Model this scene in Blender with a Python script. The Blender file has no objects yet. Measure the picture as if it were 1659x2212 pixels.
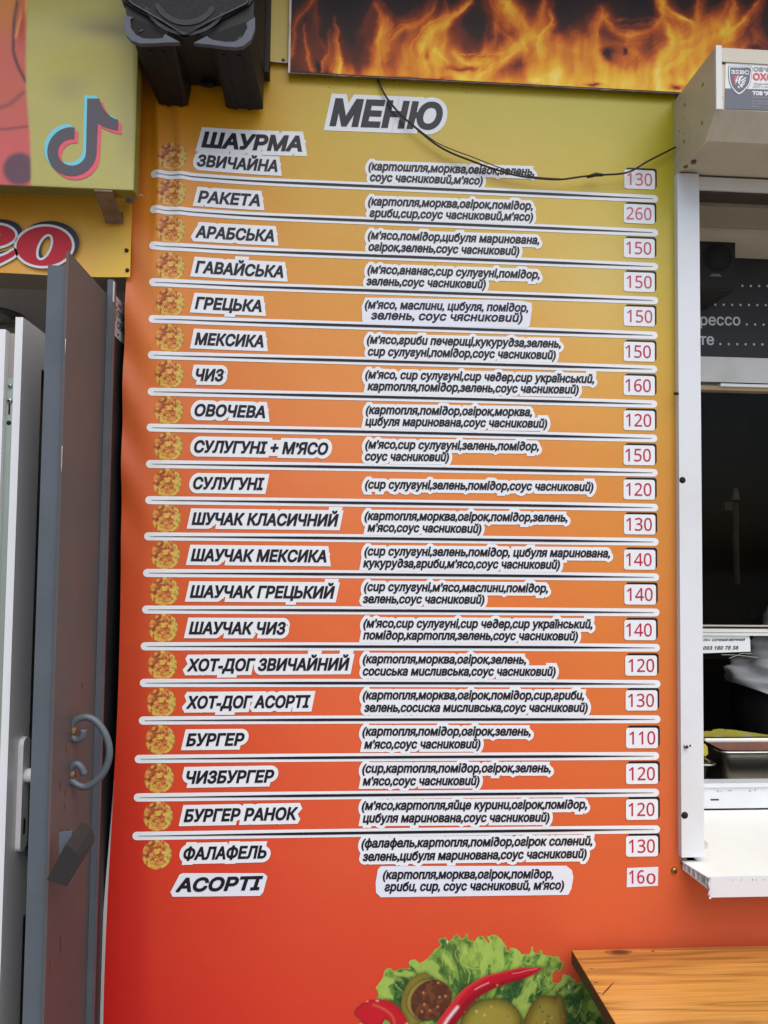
import bpy, bmesh, math, random
import numpy as np
from mathutils import Vector, Matrix, geometry

random.seed(7); rng = np.random.default_rng(7)
S = bpy.context.scene
COL = S.collection

# ------------------------------------------------------------------ camera (photo pixels are quoted on a 1659 x 2212 copy)
F = 1661.0
YAW, PITCH, ROLL = .0669, .0481, .0120
CAM = np.array([.3859, -1.607, 1.6])
_f = np.array([math.sin(YAW)*math.cos(PITCH), math.cos(YAW)*math.cos(PITCH), math.sin(PITCH)])
_r = np.array([math.cos(YAW), -math.sin(YAW), 0.]); _u = np.cross(_r, _f)
_c, _s = math.cos(ROLL), math.sin(ROLL)
AX, AY = _c*_r+_s*_u, -_s*_r+_c*_u
def U(px, py, ax, v):
    """photo pixel -> point on the plane where coordinate ax has value v"""
    d = AX*(px-829.5)+AY*(1106-py)+_f*F
    return CAM+d*((v-CAM[ax])/d[ax])
def UB(px, py, y=0.): return U(px, py, 1, y)
def PX(P):
    d = np.asarray(P, float)-CAM; z = d@_f
    return 829.5+F*(d@AX)/z, 1106-F*(d@AY)/z
cd = bpy.data.cameras.new('camera'); cam = bpy.data.objects.new('camera', cd); COL.objects.link(cam)
cd.sensor_fit = 'HORIZONTAL'; cd.sensor_width = 36; cd.lens = 36*F/1659; cd.clip_start = .02; cd.clip_end = 500
M = Matrix([list(AX)+[CAM[0]], list(AY)+[CAM[1]], list(-_f)+[CAM[2]], [0, 0, 0, 1]])
M = Matrix(((AX[0], AY[0], -_f[0], CAM[0]), (AX[1], AY[1], -_f[1], CAM[1]), (AX[2], AY[2], -_f[2], CAM[2]), (0, 0, 0, 1)))
cam.matrix_world = M; S.camera = cam

# ------------------------------------------------------------------ sky, sun, exposure
SUN_EL, SUN_AZ = 60., 158.     # overcast day: soft light from above and behind the camera
W = bpy.data.worlds.new('World'); S.world = W; W.use_nodes = True
nt = W.node_tree; bg = nt.nodes['Background']
sky = nt.nodes.new('ShaderNodeTexSky'); sky.sky_type = 'NISHITA'; sky.sun_disc = False
sky.sun_elevation = math.radians(SUN_EL); sky.sun_rotation = math.radians(SUN_AZ-0)
sky.air_density = 1.0; sky.dust_density = 3.5; sky.ozone_density = .6
nt.links.new(sky.outputs[0], bg.inputs[0]); bg.inputs[1].default_value = .13
sl = bpy.data.lights.new('sun', 'SUN'); sun = bpy.data.objects.new('sun', sl); COL.objects.link(sun)
sl.energy = 1.5; sl.angle = math.radians(70); sl.color = (1., .985, .96)
az = math.radians(SUN_AZ); el = math.radians(SUN_EL)
dsun = Vector((math.sin(az)*math.cos(el), math.cos(az)*math.cos(el), math.sin(el)))
sun.rotation_euler = dsun.to_track_quat('Z', 'Y').to_euler(); sun.location = (1, -6, 8)
vs = S.view_settings; vs.view_transform = 'Standard'; vs.look = 'None'; vs.gamma = 1; vs.use_curve_mapping = False
vs.exposure = 0.50
S.cycles.use_denoising = True
S.cycles.max_bounces = 8

# ------------------------------------------------------------------ helpers
def lin(c):
    c = np.asarray(c, float)/255.
    return np.where(c <= .04045, c/12.92, ((c+.055)/1.055)**2.4)
def L4(c): return tuple(lin(c))+(1.,)
MATS = {}
def mat(name, rgb, rough=.5, var=.06, scale=12, bump=0., bscale=120, metal=0., spec=.5, stretch=None, stain=None, stain_scale=3., stain_amt=.35, coat=0.):
    if name in MATS: return MATS[name]
    m = bpy.data.materials.new(name); m.use_nodes = True; n = m.node_tree.nodes; l = m.node_tree.links
    p = n['Principled BSDF']; p.inputs['Roughness'].default_value = rough; p.inputs['Metallic'].default_value = metal
    p.inputs['Specular IOR Level'].default_value = spec; p.inputs['Coat Weight'].default_value = coat
    tc = n.new('ShaderNodeTexCoord'); mp = n.new('ShaderNodeMapping'); l.new(tc.outputs['Object'], mp.inputs[0])
    if stretch: mp.inputs['Scale'].default_value = stretch
    nz = n.new('ShaderNodeTexNoise'); nz.inputs['Scale'].default_value = scale; nz.inputs['Detail'].default_value = 6
    l.new(mp.outputs[0], nz.inputs['Vector'])
    base = np.array(L4(rgb))
    mx = n.new('ShaderNodeMix'); mx.data_type = 'RGBA'
    a = base*(1-var*2); b = np.minimum(base*(1+var*2), 1); a[3] = b[3] = 1
    mx.inputs[6].default_value = a; mx.inputs[7].default_value = b
    l.new(nz.outputs[0], mx.inputs[0]); out = mx.outputs[2]
    if stain is not None:
        nz2 = n.new('ShaderNodeTexNoise'); nz2.inputs['Scale'].default_value = stain_scale; nz2.inputs['Detail'].default_value = 9; nz2.inputs['Roughness'].default_value = .65
        l.new(mp.outputs[0], nz2.inputs['Vector'])
        rp = n.new('ShaderNodeValToRGB'); rp.color_ramp.elements[0].position = .5; rp.color_ramp.elements[1].position = .75
        rp.color_ramp.elements[1].color = (stain_amt,)*3+(1,)
        l.new(nz2.outputs[0], rp.inputs[0])
        m2 = n.new('ShaderNodeMix'); m2.data_type = 'RGBA'; m2.inputs[7].default_value = L4(stain)
        l.new(rp.outputs[0], m2.inputs[0]); l.new(out, m2.inputs[6]); out = m2.outputs[2]
    l.new(out, p.inputs['Base Color'])
    if bump:
        nb = n.new('ShaderNodeTexNoise'); nb.inputs['Scale'].default_value = bscale; nb.inputs['Detail'].default_value = 4
        l.new(mp.outputs[0], nb.inputs['Vector'])
        bm_ = n.new('ShaderNodeBump'); bm_.inputs['Strength'].default_value = bump; bm_.inputs['Distance'].default_value = .002
        l.new(nb.outputs[0], bm_.inputs['Height']); l.new(bm_.outputs[0], p.inputs['Normal'])
    MATS[name] = m; return m
def paintmat(name, rough=.42, spec=.4, bump=.06, bscale=900):
    """printed vinyl: ink colour held in the mesh's colour attribute"""
    m = bpy.data.materials.new(name); m.use_nodes = True; n = m.node_tree.nodes; l = m.node_tree.links
    p = n['Principled BSDF']; p.inputs['Roughness'].default_value = rough; p.inputs['Specular IOR Level'].default_value = spec
    at = n.new('ShaderNodeVertexColor'); at.layer_name = 'ink'
    nz = n.new('ShaderNodeTexNoise'); nz.inputs['Scale'].default_value = 420; nz.inputs['Detail'].default_value = 2
    tc = n.new('ShaderNodeTexCoord'); l.new(tc.outputs['Object'], nz.inputs['Vector'])
    mr = n.new('ShaderNodeMapRange'); mr.inputs[3].default_value = .93; mr.inputs[4].default_value = 1.07; l.new(nz.outputs[0], mr.inputs[0])
    mx = n.new('ShaderNodeMix'); mx.data_type = 'RGBA'; mx.blend_type = 'MULTIPLY'; mx.inputs[0].default_value = 1
    l.new(at.outputs[0], mx.inputs[6]); l.new(mr.outputs[0], mx.inputs[7]); l.new(mx.outputs[2], p.inputs['Base Color'])
    nb = n.new('ShaderNodeTexNoise'); nb.inputs['Scale'].default_value = 9; nb.inputs['Detail'].default_value = 3; l.new(tc.outputs['Object'], nb.inputs['Vector'])
    b = n.new('ShaderNodeBump'); b.inputs['Strength'].default_value = bump; b.inputs['Distance'].default_value = .02
    l.new(nb.outputs[0], b.inputs['Height']); l.new(b.outputs[0], p.inputs['Normal'])
    return m
def thing(name, label, cat, loc=(0, 0, 0), group=None):
    o = bpy.data.objects.new(name, None); COL.objects.link(o); o.location = loc
    o.empty_display_size = .05
    return tag(o, label, cat, group)
def tag(o, label, cat, group=None):
    if o.name.split('.')[0] in ('serving_window', 'steel_door', 'glazed_door'): o['kind'] = 'thing'
    o['label'] = label; o['category'] = cat
    if group: o['group'] = group
    return o
def link(name, me, m, parent=None, smooth=False, kind=None, label=None):
    o = bpy.data.objects.new(name, me); COL.objects.link(o)
    if m is not None: me.materials.append(m)
    if smooth:
        for p in me.polygons: p.use_smooth = True
    if parent is not None:
        o.parent = parent
        if parent.type == 'EMPTY': o.location = -parent.location
    if kind: o['kind'] = kind
    if label: o['label'] = label
    return o
def pyd(name, V, Fc, m, parent=None, **k):
    me = bpy.data.meshes.new(name); me.from_pydata([tuple(v) for v in V], [], [tuple(f) for f in Fc]); me.validate(); me.update()
    return link(name, me, m, parent, **k)
def bmo(name, bm, m, parent=None, bevel=0., seg=2, **k):
    if bevel:
        es = [e for e in bm.edges if len(e.link_faces) == 2 and e.calc_face_angle(0) > .6]
        bmesh.ops.bevel(bm, geom=es, offset=bevel, segments=seg, affect='EDGES', profile=.7)
    bmesh.ops.recalc_face_normals(bm, faces=bm.faces)
    me = bpy.data.meshes.new(name); bm.to_mesh(me); bm.free()
    return link(name, me, m, parent, **k)
def bm_box(x0, x1, y0, y1, z0, z1, bm=None):
    bm = bm or bmesh.new()
    v = [bm.verts.new((x, y, z)) for x in (x0, x1) for y in (y0, y1) for z in (z0, z1)]
    for f in ((0, 1, 3, 2), (4, 6, 7, 5), (0, 4, 5, 1), (2, 3, 7, 6), (0, 2, 6, 4), (1, 5, 7, 3)): bm.faces.new([v[i] for i in f])
    return bm
def box(name, x0, x1, y0, y1, z0, z1, m, parent=None, bevel=.0015, **k):
    return bmo(name, bm_box(x0, x1, y0, y1, z0, z1), m, parent, bevel=bevel, **k)
def prism(name, pts, d, m, parent=None, bevel=0., **k):
    """closed 3-D outline extruded by vector d"""
    bm = bmesh.new(); n = len(pts)
    a = [bm.verts.new(tuple(p)) for p in pts]; b = [bm.verts.new(tuple(np.asarray(p)+np.asarray(d))) for p in pts]
    bm.faces.new(a); bm.faces.new(b[::-1])
    for i in range(n): bm.faces.new((a[i], b[i], b[(i+1) % n], a[(i+1) % n]))
    return bmo(name, bm, m, parent, bevel=bevel, **k)
def tube(name, pts, r, m, parent=None, n=8, closed=False, **k):
    pts = [Vector(p) for p in pts]; V = []; Fc = []
    rr = r if hasattr(r, '__len__') else [r]*len(pts)
    up = Vector((.13, .31, .94)); N = len(pts)
    for i, p in enumerate(pts):
        t = (pts[min(i+1, N-1)]-pts[max(i-1, 0)]).normalized()
        s = t.cross(up)
        if s.length < .05: s = t.cross(Vector((1, 0, 0)))
        s.normalize(); u = s.cross(t).normalized(); up = u
        for j in range(n):
            a = 2*math.pi*j/n; V.append(p+(s*math.cos(a)+u*math.sin(a))*rr[i])
    for i in range(N-1):
        for j in range(n):
            Fc.append((i*n+j, i*n+(j+1) % n, (i+1)*n+(j+1) % n, (i+1)*n+j))
    Fc.append(tuple(range(n))[::-1]); Fc.append(tuple((N-1)*n+j for j in range(n)))
    return pyd(name, V, Fc, m, parent, smooth=True, **k)
def catmull(P, k=6):
    P = [np.asarray(p, float) for p in P]; out = []
    for i in range(len(P)-1):
        p0, p1, p2, p3 = P[max(i-1, 0)], P[i], P[i+1], P[min(i+2, len(P)-1)]
        for t in np.linspace(0, 1, k, endpoint=False):
            out.append(.5*((2*p1)+(p2-p0)*t+(2*p0-5*p1+4*p2-p3)*t*t+(3*p1-p0-3*p2+p3)*t**3))
    out.append(P[-1]); return out
def cyl(name, c, d, r, m, parent=None, n=14, r2=None, **k):
    c = Vector(c); d = Vector(d)
    return tube(name, [c, c+d], [r, r if r2 is None else r2], m, parent, n=n, **k)
def ss(a, b, x):
    t = np.clip((x-a)/(b-a), 0, 1); return t*t*(3-2*t)

# value noise (numpy) used when painting prints
_tab = rng.random((256, 256))
def vnoise(x, y):
    xi = np.floor(x).astype(int); yi = np.floor(y).astype(int); fx = x-xi; fy = y-yi
    fx = fx*fx*(3-2*fx); fy = fy*fy*(3-2*fy)
    g = lambda i, j: _tab[(xi+i) % 256, (yi+j) % 256]
    return (g(0, 0)*(1-fx)+g(1, 0)*fx)*(1-fy)+(g(0, 1)*(1-fx)+g(1, 1)*fx)*fy
def fbm(x, y, o=4):
    s = 0; a = .5; t = 0
    for i in range(o): s = s+a*vnoise(x*2**i+17.3*i, y*2**i+5.1*i); t += a; a *= .5
    return s/t
def inpoly(x, y, P):
    P = np.asarray(P, float); c = np.zeros(np.shape(x), bool); j = len(P)-1
    for i in range(len(P)):
        x0, y0 = P[j]; x1, y1 = P[i]; j = i
        k = ((y0 > y) != (y1 > y))
        c ^= k & (x < (x1-x0)*(y-y0)/((y1-y0) or 1e-9)+x0)
    return c
def dseg(x, y, P, closed=False):
    """distance to a polyline and the fraction along it of the nearest point"""
    P = np.asarray(P, float)
    if closed: P = np.vstack([P, P[:1]])
    best = np.full(np.shape(x), 1e9); tt = np.zeros(np.shape(x)); n = len(P)-1
    for i in range(n):
        ax, ay = P[i]; bx, by = P[i+1]; dx, dy = bx-ax, by-ay
        t = np.clip(((x-ax)*dx+(y-ay)*dy)/(dx*dx+dy*dy+1e-12), 0, 1)
        d = np.hypot(x-ax-t*dx, y-ay-t*dy); k = d < best
        best = np.where(k, d, best); tt = np.where(k, (i+t)/n, tt)
    return best, tt
def ink(me, rgb):
    a = me.color_attributes.new('ink', 'FLOAT_COLOR', 'POINT')
    d = np.ones((len(me.vertices), 4), np.float32); d[:, :3] = rgb; a.data.foreach_set('color', d.ravel())
def mixc(c, col, a):
    a = np.clip(a, 0, 1)[..., None]; return c*(1-a)+np.asarray(col, float)*a

# ------------------------------------------------------------------ banner surface
def swell(x, z):
    """how far the loose vinyl stands off the wall (m)"""
    x = np.asarray(x, float); z = np.asarray(z, float)
    up = ss(1.86, 2.34, z)
    b = .012*up*np.exp(-((x-.02)/.13)**2)
    xr = .0+.020*np.sin((z-2.05)*5.2)
    b = b+.006*ss(2.12, 2.3, z)*np.exp(-((x-xr+.004)/.011)**2)+.005*ss(2.2, 2.36, z)*np.exp(-((x-xr-.042)/.014)**2)
    e = np.exp(-(x+.045)/.05)
    b = b+e*.0036*np.sin(z*38+x*60)*ss(1.5, 1.75, z)*(1-ss(2.2, 2.3, z))+e*.0012*np.sin(z*11)
    return b
YB = -.0035
def onb(x, z, lev): return (x, YB-float(swell(x, z))-lev, z)

# ------------------------------------------------------------------ lettering
_gc = {}
def glyphs(body):
    """outline of a line of text in the built-in typeface: list of (points, is_outer)"""
    if body in _gc: return _gc[body]
    strip = {'ḿ': .62, 'ť': 9}
    c = bpy.data.curves.new('t', 'FONT'); c.body = body; c.size = 1
    o = bpy.data.objects.new('t', c); COL.objects.link(o)
    dg = bpy.context.evaluated_depsgraph_get(); dg.update()
    cv = o.evaluated_get(dg).to_curve(dg)
    raw = []
    for sp in cv.splines:
        P = []
        bp = sp.bezier_points; n = len(bp)
        for i in range(n):
            a, b = bp[i], bp[(i+1) % n]
            p0, p1, p2, p3 = [np.array(q[:2]) for q in (a.co, a.handle_right, b.handle_left, b.co)]
            straight = abs(np.cross(p1-p0, p3-p0))+abs(np.cross(p2-p0, p3-p0)) < 1e-4
            for t in ([0.] if straight else [0., .34, .67]):
                P.append(p0*(1-t)**3+3*p1*t*(1-t)**2+3*p2*t*t*(1-t)+p3*t**3)
        Q = [P[0]]
        for p in P[1:]:
            if np.hypot(*(p-Q[-1])) > .004: Q.append(p)
        if np.hypot(*(Q[0]-Q[-1])) < .004: Q.pop()
        if len(Q) < 3: continue
        Q = np.array(Q); A = .5*np.sum(Q[:, 0]*np.roll(Q[:, 1], -1)-np.roll(Q[:, 0], -1)*Q[:, 1])
        raw.append([Q, A, sp.character_index])
    o.to_curve_clear(); bpy.data.objects.remove(o); bpy.data.curves.remove(c)
    out = []
    for ci in {r[2] for r in raw}:
        g = [r for r in raw if r[2] == ci]; ch = body[ci] if ci < len(body) else ''
        if ch in 'ǔḿ':      # keep the letter, drop its mark
            g = [r for r in g if r[0][:, 1].max() < .62 and r[0][:, 1].max() > .3] or g
        s = np.sign(max(g, key=lambda r: abs(r[1]))[1])
        for Q, A, _ in g:
            if s < 0: Q = Q[::-1]; A = -A
            out.append((Q, A > 0))
    _gc[body] = out; return out
ITAL = str.maketrans({'и': 'ǔ', 'й': 'ŭ', 'т': 'ḿ', 'д': '∂', 'г': 'ƨ'})
def sansnum(t, bold=False): return ''.join(chr((0x1D7EC if bold else 0x1D7E2)+int(ch)) if ch.isdigit() else ch for ch in t)
def offset(P, r):
    n = len(P); out = []
    for i in range(n):
        a, b, c = P[i-1], P[i], P[(i+1) % n]
        d0 = b-a; d1 = c-b; d0 = d0/(np.hypot(*d0)+1e-12); d1 = d1/(np.hypot(*d1)+1e-12)
        n0 = np.array([d0[1], -d0[0]]); n1 = np.array([d1[1], -d1[0]])
        m = n0+n1; k = 1+n0@n1
        if k > .62: out.append(b+r*m/k)
        else: out.append(b+r*(n0+.55*d0)); out.append(b+r*(n1-.55*d1))
    return np.array(out)
def fill(polys):
    """union of oriented outlines (non-zero winding) as a triangle mesh"""
    V = []; E = []; K = 100.
    for P in polys:
        b = len(V); n = len(P); V += [Vector((p[0]*K, p[1]*K)) for p in P]; E += [(b+i, b+(i+1) % n) for i in range(n)]
    vo, eo, fo, *_ = geometry.delaunay_2d_cdt(V, E, [], 0, 1e-5)
    vo = np.array([tuple(v) for v in vo])/K; fo = np.array([f for f in fo if len(f) == 3])
    c = vo[fo].mean(1)
    a = np.vstack(polys); b = np.vstack([np.roll(p, -1, 0) for p in polys])
    w = np.zeros(len(c), int); o_ = np.argsort(c[:, 0])
    for ch in np.array_split(o_, max(1, len(o_)//250)):
        q = c[ch]; x0 = q[:, 0].min()
        k = np.maximum(a[:, 0], b[:, 0]) >= x0; A_, B_ = a[k], b[k]   # only edges to the right can be crossed
        qy = q[:, 1][:, None]
        cr = (B_[:, 0]-A_[:, 0])*(qy-A_[:, 1])-(q[:, 0][:, None]-A_[:, 0])*(B_[:, 1]-A_[:, 1])
        upw = (A_[:, 1] <= qy) & (B_[:, 1] > qy) & (cr > 0); dn = (A_[:, 1] > qy) & (B_[:, 1] <= qy) & (cr < 0)
        w[ch] = upw.sum(1)-dn.sum(1)
    return vo, fo[w > 0]
def flat(name, polys, m, parent, lev, place=onb, **k):
    vo, fo = fill(polys)
    us = np.unique(fo); rm = -np.ones(len(vo), int); rm[us] = np.arange(len(us))
    return pyd(name, [place(v[0], v[1], lev) for v in vo[us]], rm[fo], m, parent, **k)
def lay(body, xl, xr, zl, zr, h, shear=0., bold=0., ref=.72, ital=False):
    """text outlines fitted between two ends; h = height in metres of a letter ref em tall"""
    g = glyphs(body.translate(ITAL) if ital else body); sy = h/ref
    allp = np.vstack([p for p, _ in g]); xs = allp[:, 0]+shear*allp[:, 1]; x0, x1 = xs.min(), xs.max()
    out = []
    for P, o in g:
        t = (P[:, 0]+shear*P[:, 1]-x0)/(x1-x0)
        out.append((np.stack([xl+t*(xr-xl), zl+t*(zr-zl)+P[:, 1]*sy], 1), o))
    return out
def ink_of(l, bold=0.): return [offset(p, bold) if bold else p for p, _ in l]
def plate_of(l, r): return [offset(p, r) for p, o in l if o]
def rrect(x0, x1, z0, z1, r, n=5):
    P = []
    for cx, cz, a0 in ((x1-r, z0+r, -90), (x1-r, z1-r, 0), (x0+r, z1-r, 90), (x0+r, z0+r, 180)):
        for i in range(n+1):
            a = math.radians(a0+90*i/n); P.append((cx+r*math.cos(a), cz+r*math.sin(a)))
    return np.array(P)

# ------------------------------------------------------------------ materials
white_ink = mat('white_print', (228, 232, 236), .4, .015, 30, .0, spec=.4)
dark_ink = mat('dark_print', (21, 15, 29), .4, .05, 60, spec=.4)
upvc = mat('white_upvc', (216, 221, 226), .35, .02, 9, .05, 300, stain=(190, 186, 176), stain_scale=5, stain_amt=.25)
upvc_dirty = mat('weathered_upvc', (214, 216, 214), .4, .04, 9, .05, 300, stain=(168, 160, 146), stain_scale=4, stain_amt=.6)
cream = mat('cream_painted_metal', (198, 192, 174), .42, .04, 7, .08, 200, stain=(150, 138, 112), stain_scale=5, stain_amt=.55)
black_plastic = mat('black_plastic', (10, 9, 9), .6, .12, 40, .35, 700)
dark_gap = mat('dark_hollow', (10, 9, 9), .8, .1)
steel = mat('brushed_steel', (178, 176, 168), .28, .06, 10, .05, 60, metal=1., stretch=(1, 12, 12))
plaster = mat('grey_plaster', (120, 116, 110), .85, .08, 8, .4, 90)

# ------------------------------------------------------------------ ground
ground = pyd('ground', [(-60, -60, 0), (60, -60, 0), (60, 60, 0), (-60, 60, 0)], [(0, 1, 2, 3)], mat('pavement', (128, 124, 118), .9, .15, 3, .5, 60))
ground['kind'] = 'structure'

# ------------------------------------------------------------------ kiosk shell
XP = 1.1218                                   # left edge of the serving window
kb = thing('kiosk_building', 'kiosk building with an open doorway and serving window behind the signs', 'building', (.5, .1, 0))
WALLM = mat('wall_sheet', (150, 140, 120), .7, .08, 6, .2, 60)
INT = mat('interior_paint', (58, 46, 36), .8, .2, 4, .3, 50)
box('wall', -.03, XP+.02, .0, .12, 0, 3.1, WALLM, kb, 0)
box('wall', -2.4, -.032, .0, .12, 2.165, 3.1, WALLM, kb, 0)
box('wall', -3.0, -1.6, .0, .12, 0, 2.163, WALLM, kb, 0)
box('wall', XP+.022, 3.2, .0, .28, 0, .93, WALLM, kb, 0)
box('wall', XP+.022, 3.2, .0, .31, 2.40, 3.1, WALLM, kb, 0, label='cream lintel over the serving window')
kb.children[-1].data.materials[0] = mat('lintel_paint', (150, 142, 124), .6, .06, 6, .2, 60, stain=(110, 100, 84), stain_scale=6)
box('wall', -3.05, 3.25, 3.39, 3.5, 0, 3.101, INT, kb, 0)
box('wall', -3.1, -2.99, .01, 3.45, 0, 3.1015, INT, kb, 0)
box('wall', 3.19, 3.3, .01, 3.45, 0, 3.1015, INT, kb, 0)
box('partition', .62, .70, .122, 3.388, .0, 2.6, INT, kb, 0)
PALE = mat('pale_room_paint', (150, 146, 138), .8, .06, 4, .2, 40)
box('room_lining', -2.985, .615, 3.30, 3.385, .165, 2.195, PALE, kb, 0); box('room_lining', .60, .6185, .13, 3.29, .165, 2.195, PALE, kb, 0)
box('ceiling', -2.98, .618, .122, 3.388, 2.20, 2.26, mat('ceiling_panel', (186, 180, 170), .7, .05, 3, .2, 30), kb, 0)
box('ceiling', .702, 3.2, .312, 3.398, 2.52, 2.58, INT, kb, 0)
box('roof_with_shade_eave', -3.2, 3.4, -.45, 3.6, 3.102, 3.2, WALLM, kb, 0)  # unseen; front overhang added to shade the upper wall
box('floor', -3.0, 3.2, .122, 3.398, .002, .16, mat('floor_tile', (120, 112, 104), .5, .1, 5), kb, 0)

# ------------------------------------------------------------------ menu banner
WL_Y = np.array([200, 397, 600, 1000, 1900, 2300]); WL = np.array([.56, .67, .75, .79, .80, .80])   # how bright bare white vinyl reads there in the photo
GY = [150, 260, 400, 600, 800, 1000, 1300, 1600, 1850, 2050, 2250]
GX = [230, 290, 345, 760, 1100, 1300, 1440, 1700]
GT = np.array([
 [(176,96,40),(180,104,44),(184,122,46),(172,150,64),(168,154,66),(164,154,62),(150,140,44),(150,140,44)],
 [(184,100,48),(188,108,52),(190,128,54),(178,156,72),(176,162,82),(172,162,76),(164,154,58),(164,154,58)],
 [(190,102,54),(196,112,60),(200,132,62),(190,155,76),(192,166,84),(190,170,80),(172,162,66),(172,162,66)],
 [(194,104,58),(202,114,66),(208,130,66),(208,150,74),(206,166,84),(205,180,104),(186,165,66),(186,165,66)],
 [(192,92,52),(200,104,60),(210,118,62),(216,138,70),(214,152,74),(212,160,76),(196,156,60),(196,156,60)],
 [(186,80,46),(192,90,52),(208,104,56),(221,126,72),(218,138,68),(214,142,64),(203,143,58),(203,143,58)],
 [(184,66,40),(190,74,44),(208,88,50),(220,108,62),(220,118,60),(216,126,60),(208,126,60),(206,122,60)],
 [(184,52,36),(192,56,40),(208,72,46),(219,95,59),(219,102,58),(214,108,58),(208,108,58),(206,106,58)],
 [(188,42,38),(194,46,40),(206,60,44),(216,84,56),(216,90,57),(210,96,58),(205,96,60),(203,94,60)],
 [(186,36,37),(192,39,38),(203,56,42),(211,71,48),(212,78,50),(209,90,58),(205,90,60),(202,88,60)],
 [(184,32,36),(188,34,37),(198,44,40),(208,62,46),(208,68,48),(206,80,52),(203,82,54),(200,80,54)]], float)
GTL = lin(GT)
def banner_ink(px, py):
    px = np.clip(px, GX[0], GX[-1]-.01); py = np.clip(py, GY[0], GY[-1]-.01)
    i = np.clip(np.searchsorted(GY, py, 'right')-1, 0, len(GY)-2); j = np.clip(np.searchsorted(GX, px, 'right')-1, 0, len(GX)-2)
    gy = np.array(GY); gx = np.array(GX)
    fy = ((py-gy[i])/(gy[i+1]-gy[i]))[..., None]; fx = ((px-gx[j])/(gx[j+1]-gx[j]))[..., None]
    fx = fx*fx*(3-2*fx)
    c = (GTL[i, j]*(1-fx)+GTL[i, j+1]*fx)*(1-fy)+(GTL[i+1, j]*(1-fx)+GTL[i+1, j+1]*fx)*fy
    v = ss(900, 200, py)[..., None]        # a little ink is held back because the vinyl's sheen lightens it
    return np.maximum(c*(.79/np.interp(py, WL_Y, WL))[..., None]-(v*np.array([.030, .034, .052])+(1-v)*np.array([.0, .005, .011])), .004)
zs = np.concatenate([np.arange(.1, .92, .03), np.arange(.92, 2.76, .0125)])
xs = np.concatenate([np.arange(-.045, .1, .003), np.arange(.1, .34, .012), np.arange(.34, XP, .04), [XP-.004, XP+.004], np.arange(XP+.05, 2.6, .1)])
XX, ZZ = np.meshgrid(xs, zs); edge = .004*np.sin(ZZ*5.1+1)-.004*ss(1.3, .9, ZZ)
XX = XX+edge*np.exp(-(XX+.045)/.03)
YY = YB-swell(XX, ZZ)
px, py = PX(np.stack([XX, 0*XX, ZZ], -1))
nx = len(xs); V = np.stack([XX, YY, ZZ], -1).reshape(-1, 3)
Fc = [(j*nx+i, j*nx+i+1, (j+1)*nx+i+1, (j+1)*nx+i) for j in range(len(zs)-1) for i in range(nx-1) if zs[j+1] < .95 or xs[i+1] < XP+.006]
vinyl = paintmat('printed_vinyl', .40, .45, .12)
banner = pyd('menu_banner', V, Fc, vinyl, smooth=True)
ink(banner.data, banner_ink(px, py).reshape(-1, 3))
tag(banner, 'tall yellow to red printed menu banner listing dishes and prices between door and serving window', 'menu banner')

def zpx(px_, py_): p = UB(px_, py_); return p[0], p[2]
# dividers
SL = [(330,382),(328,460),(326,537),(325,615),(323,693),(321,770),(320,848),(318,925),(316,1003),(315,1081),(312,1159),(310,1238),(308,1317),(305,1396),(303,1475),(301,1556),(292,1639),(290,1722),(287,1805)]
SR = [(1420,432),(1420,505),(1420,578),(1420,651),(1419,726),(1418,799),(1418,874),(1418,948),(1419,1022),(1420,1097),(1421,1171),(1422,1247),(1423,1323),(1424,1399),(1425,1477),(1425,1553),(1422,1632),(1422,1711),(1424,1790)]
def strip(name, m, parent, xa, za, xb, zb, w, lev, n=60):
    ts = np.unique(np.concatenate([.5-.5*np.cos(np.pi*np.arange(n+1)/n), np.linspace(0, .32, 130) if za > 1.8 else [0]])); n = len(ts)-1; lev += .00017*(za > 1.8)
    """long rounded bar following the vinyl; w(t) half width"""
    V = []; Fc = []
    for i in range(n+1):
        t = ts[i]; x = xa+(xb-xa)*t; z = za+(zb-za)*t+.0012*math.sin(t*2.6+.4); h = w(t)
        V += [onb(x, z-h, lev), onb(x, z+h, lev)]
        if i: b = 2*i; Fc.append((b-2, b, b+1, b-1))
    return pyd(name, V, Fc, m, parent, smooth=True)
for k, (a, b) in enumerate(zip(SL, SR)):
    xa, za = zpx(*a); xb, zb = zpx(*b)
    if k < 8: za = za*(k/8)+(2.3704-.075*k)*(1-k/8)
    Lb = xb-xa
    d = strip('divider', white_ink, banner, xa, za, xb, zb, lambda t: .0083*math.sqrt(max(0, 1-max(0, 1-min(t, 1-t)*Lb/.0083)**2)), .0006)
    strip('line', dark_ink, d, xa+.012, za, xb-.012, zb, lambda t: .0004+.0023*min(1, 3.2*t, 5.*(1-t)), .0015)

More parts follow.
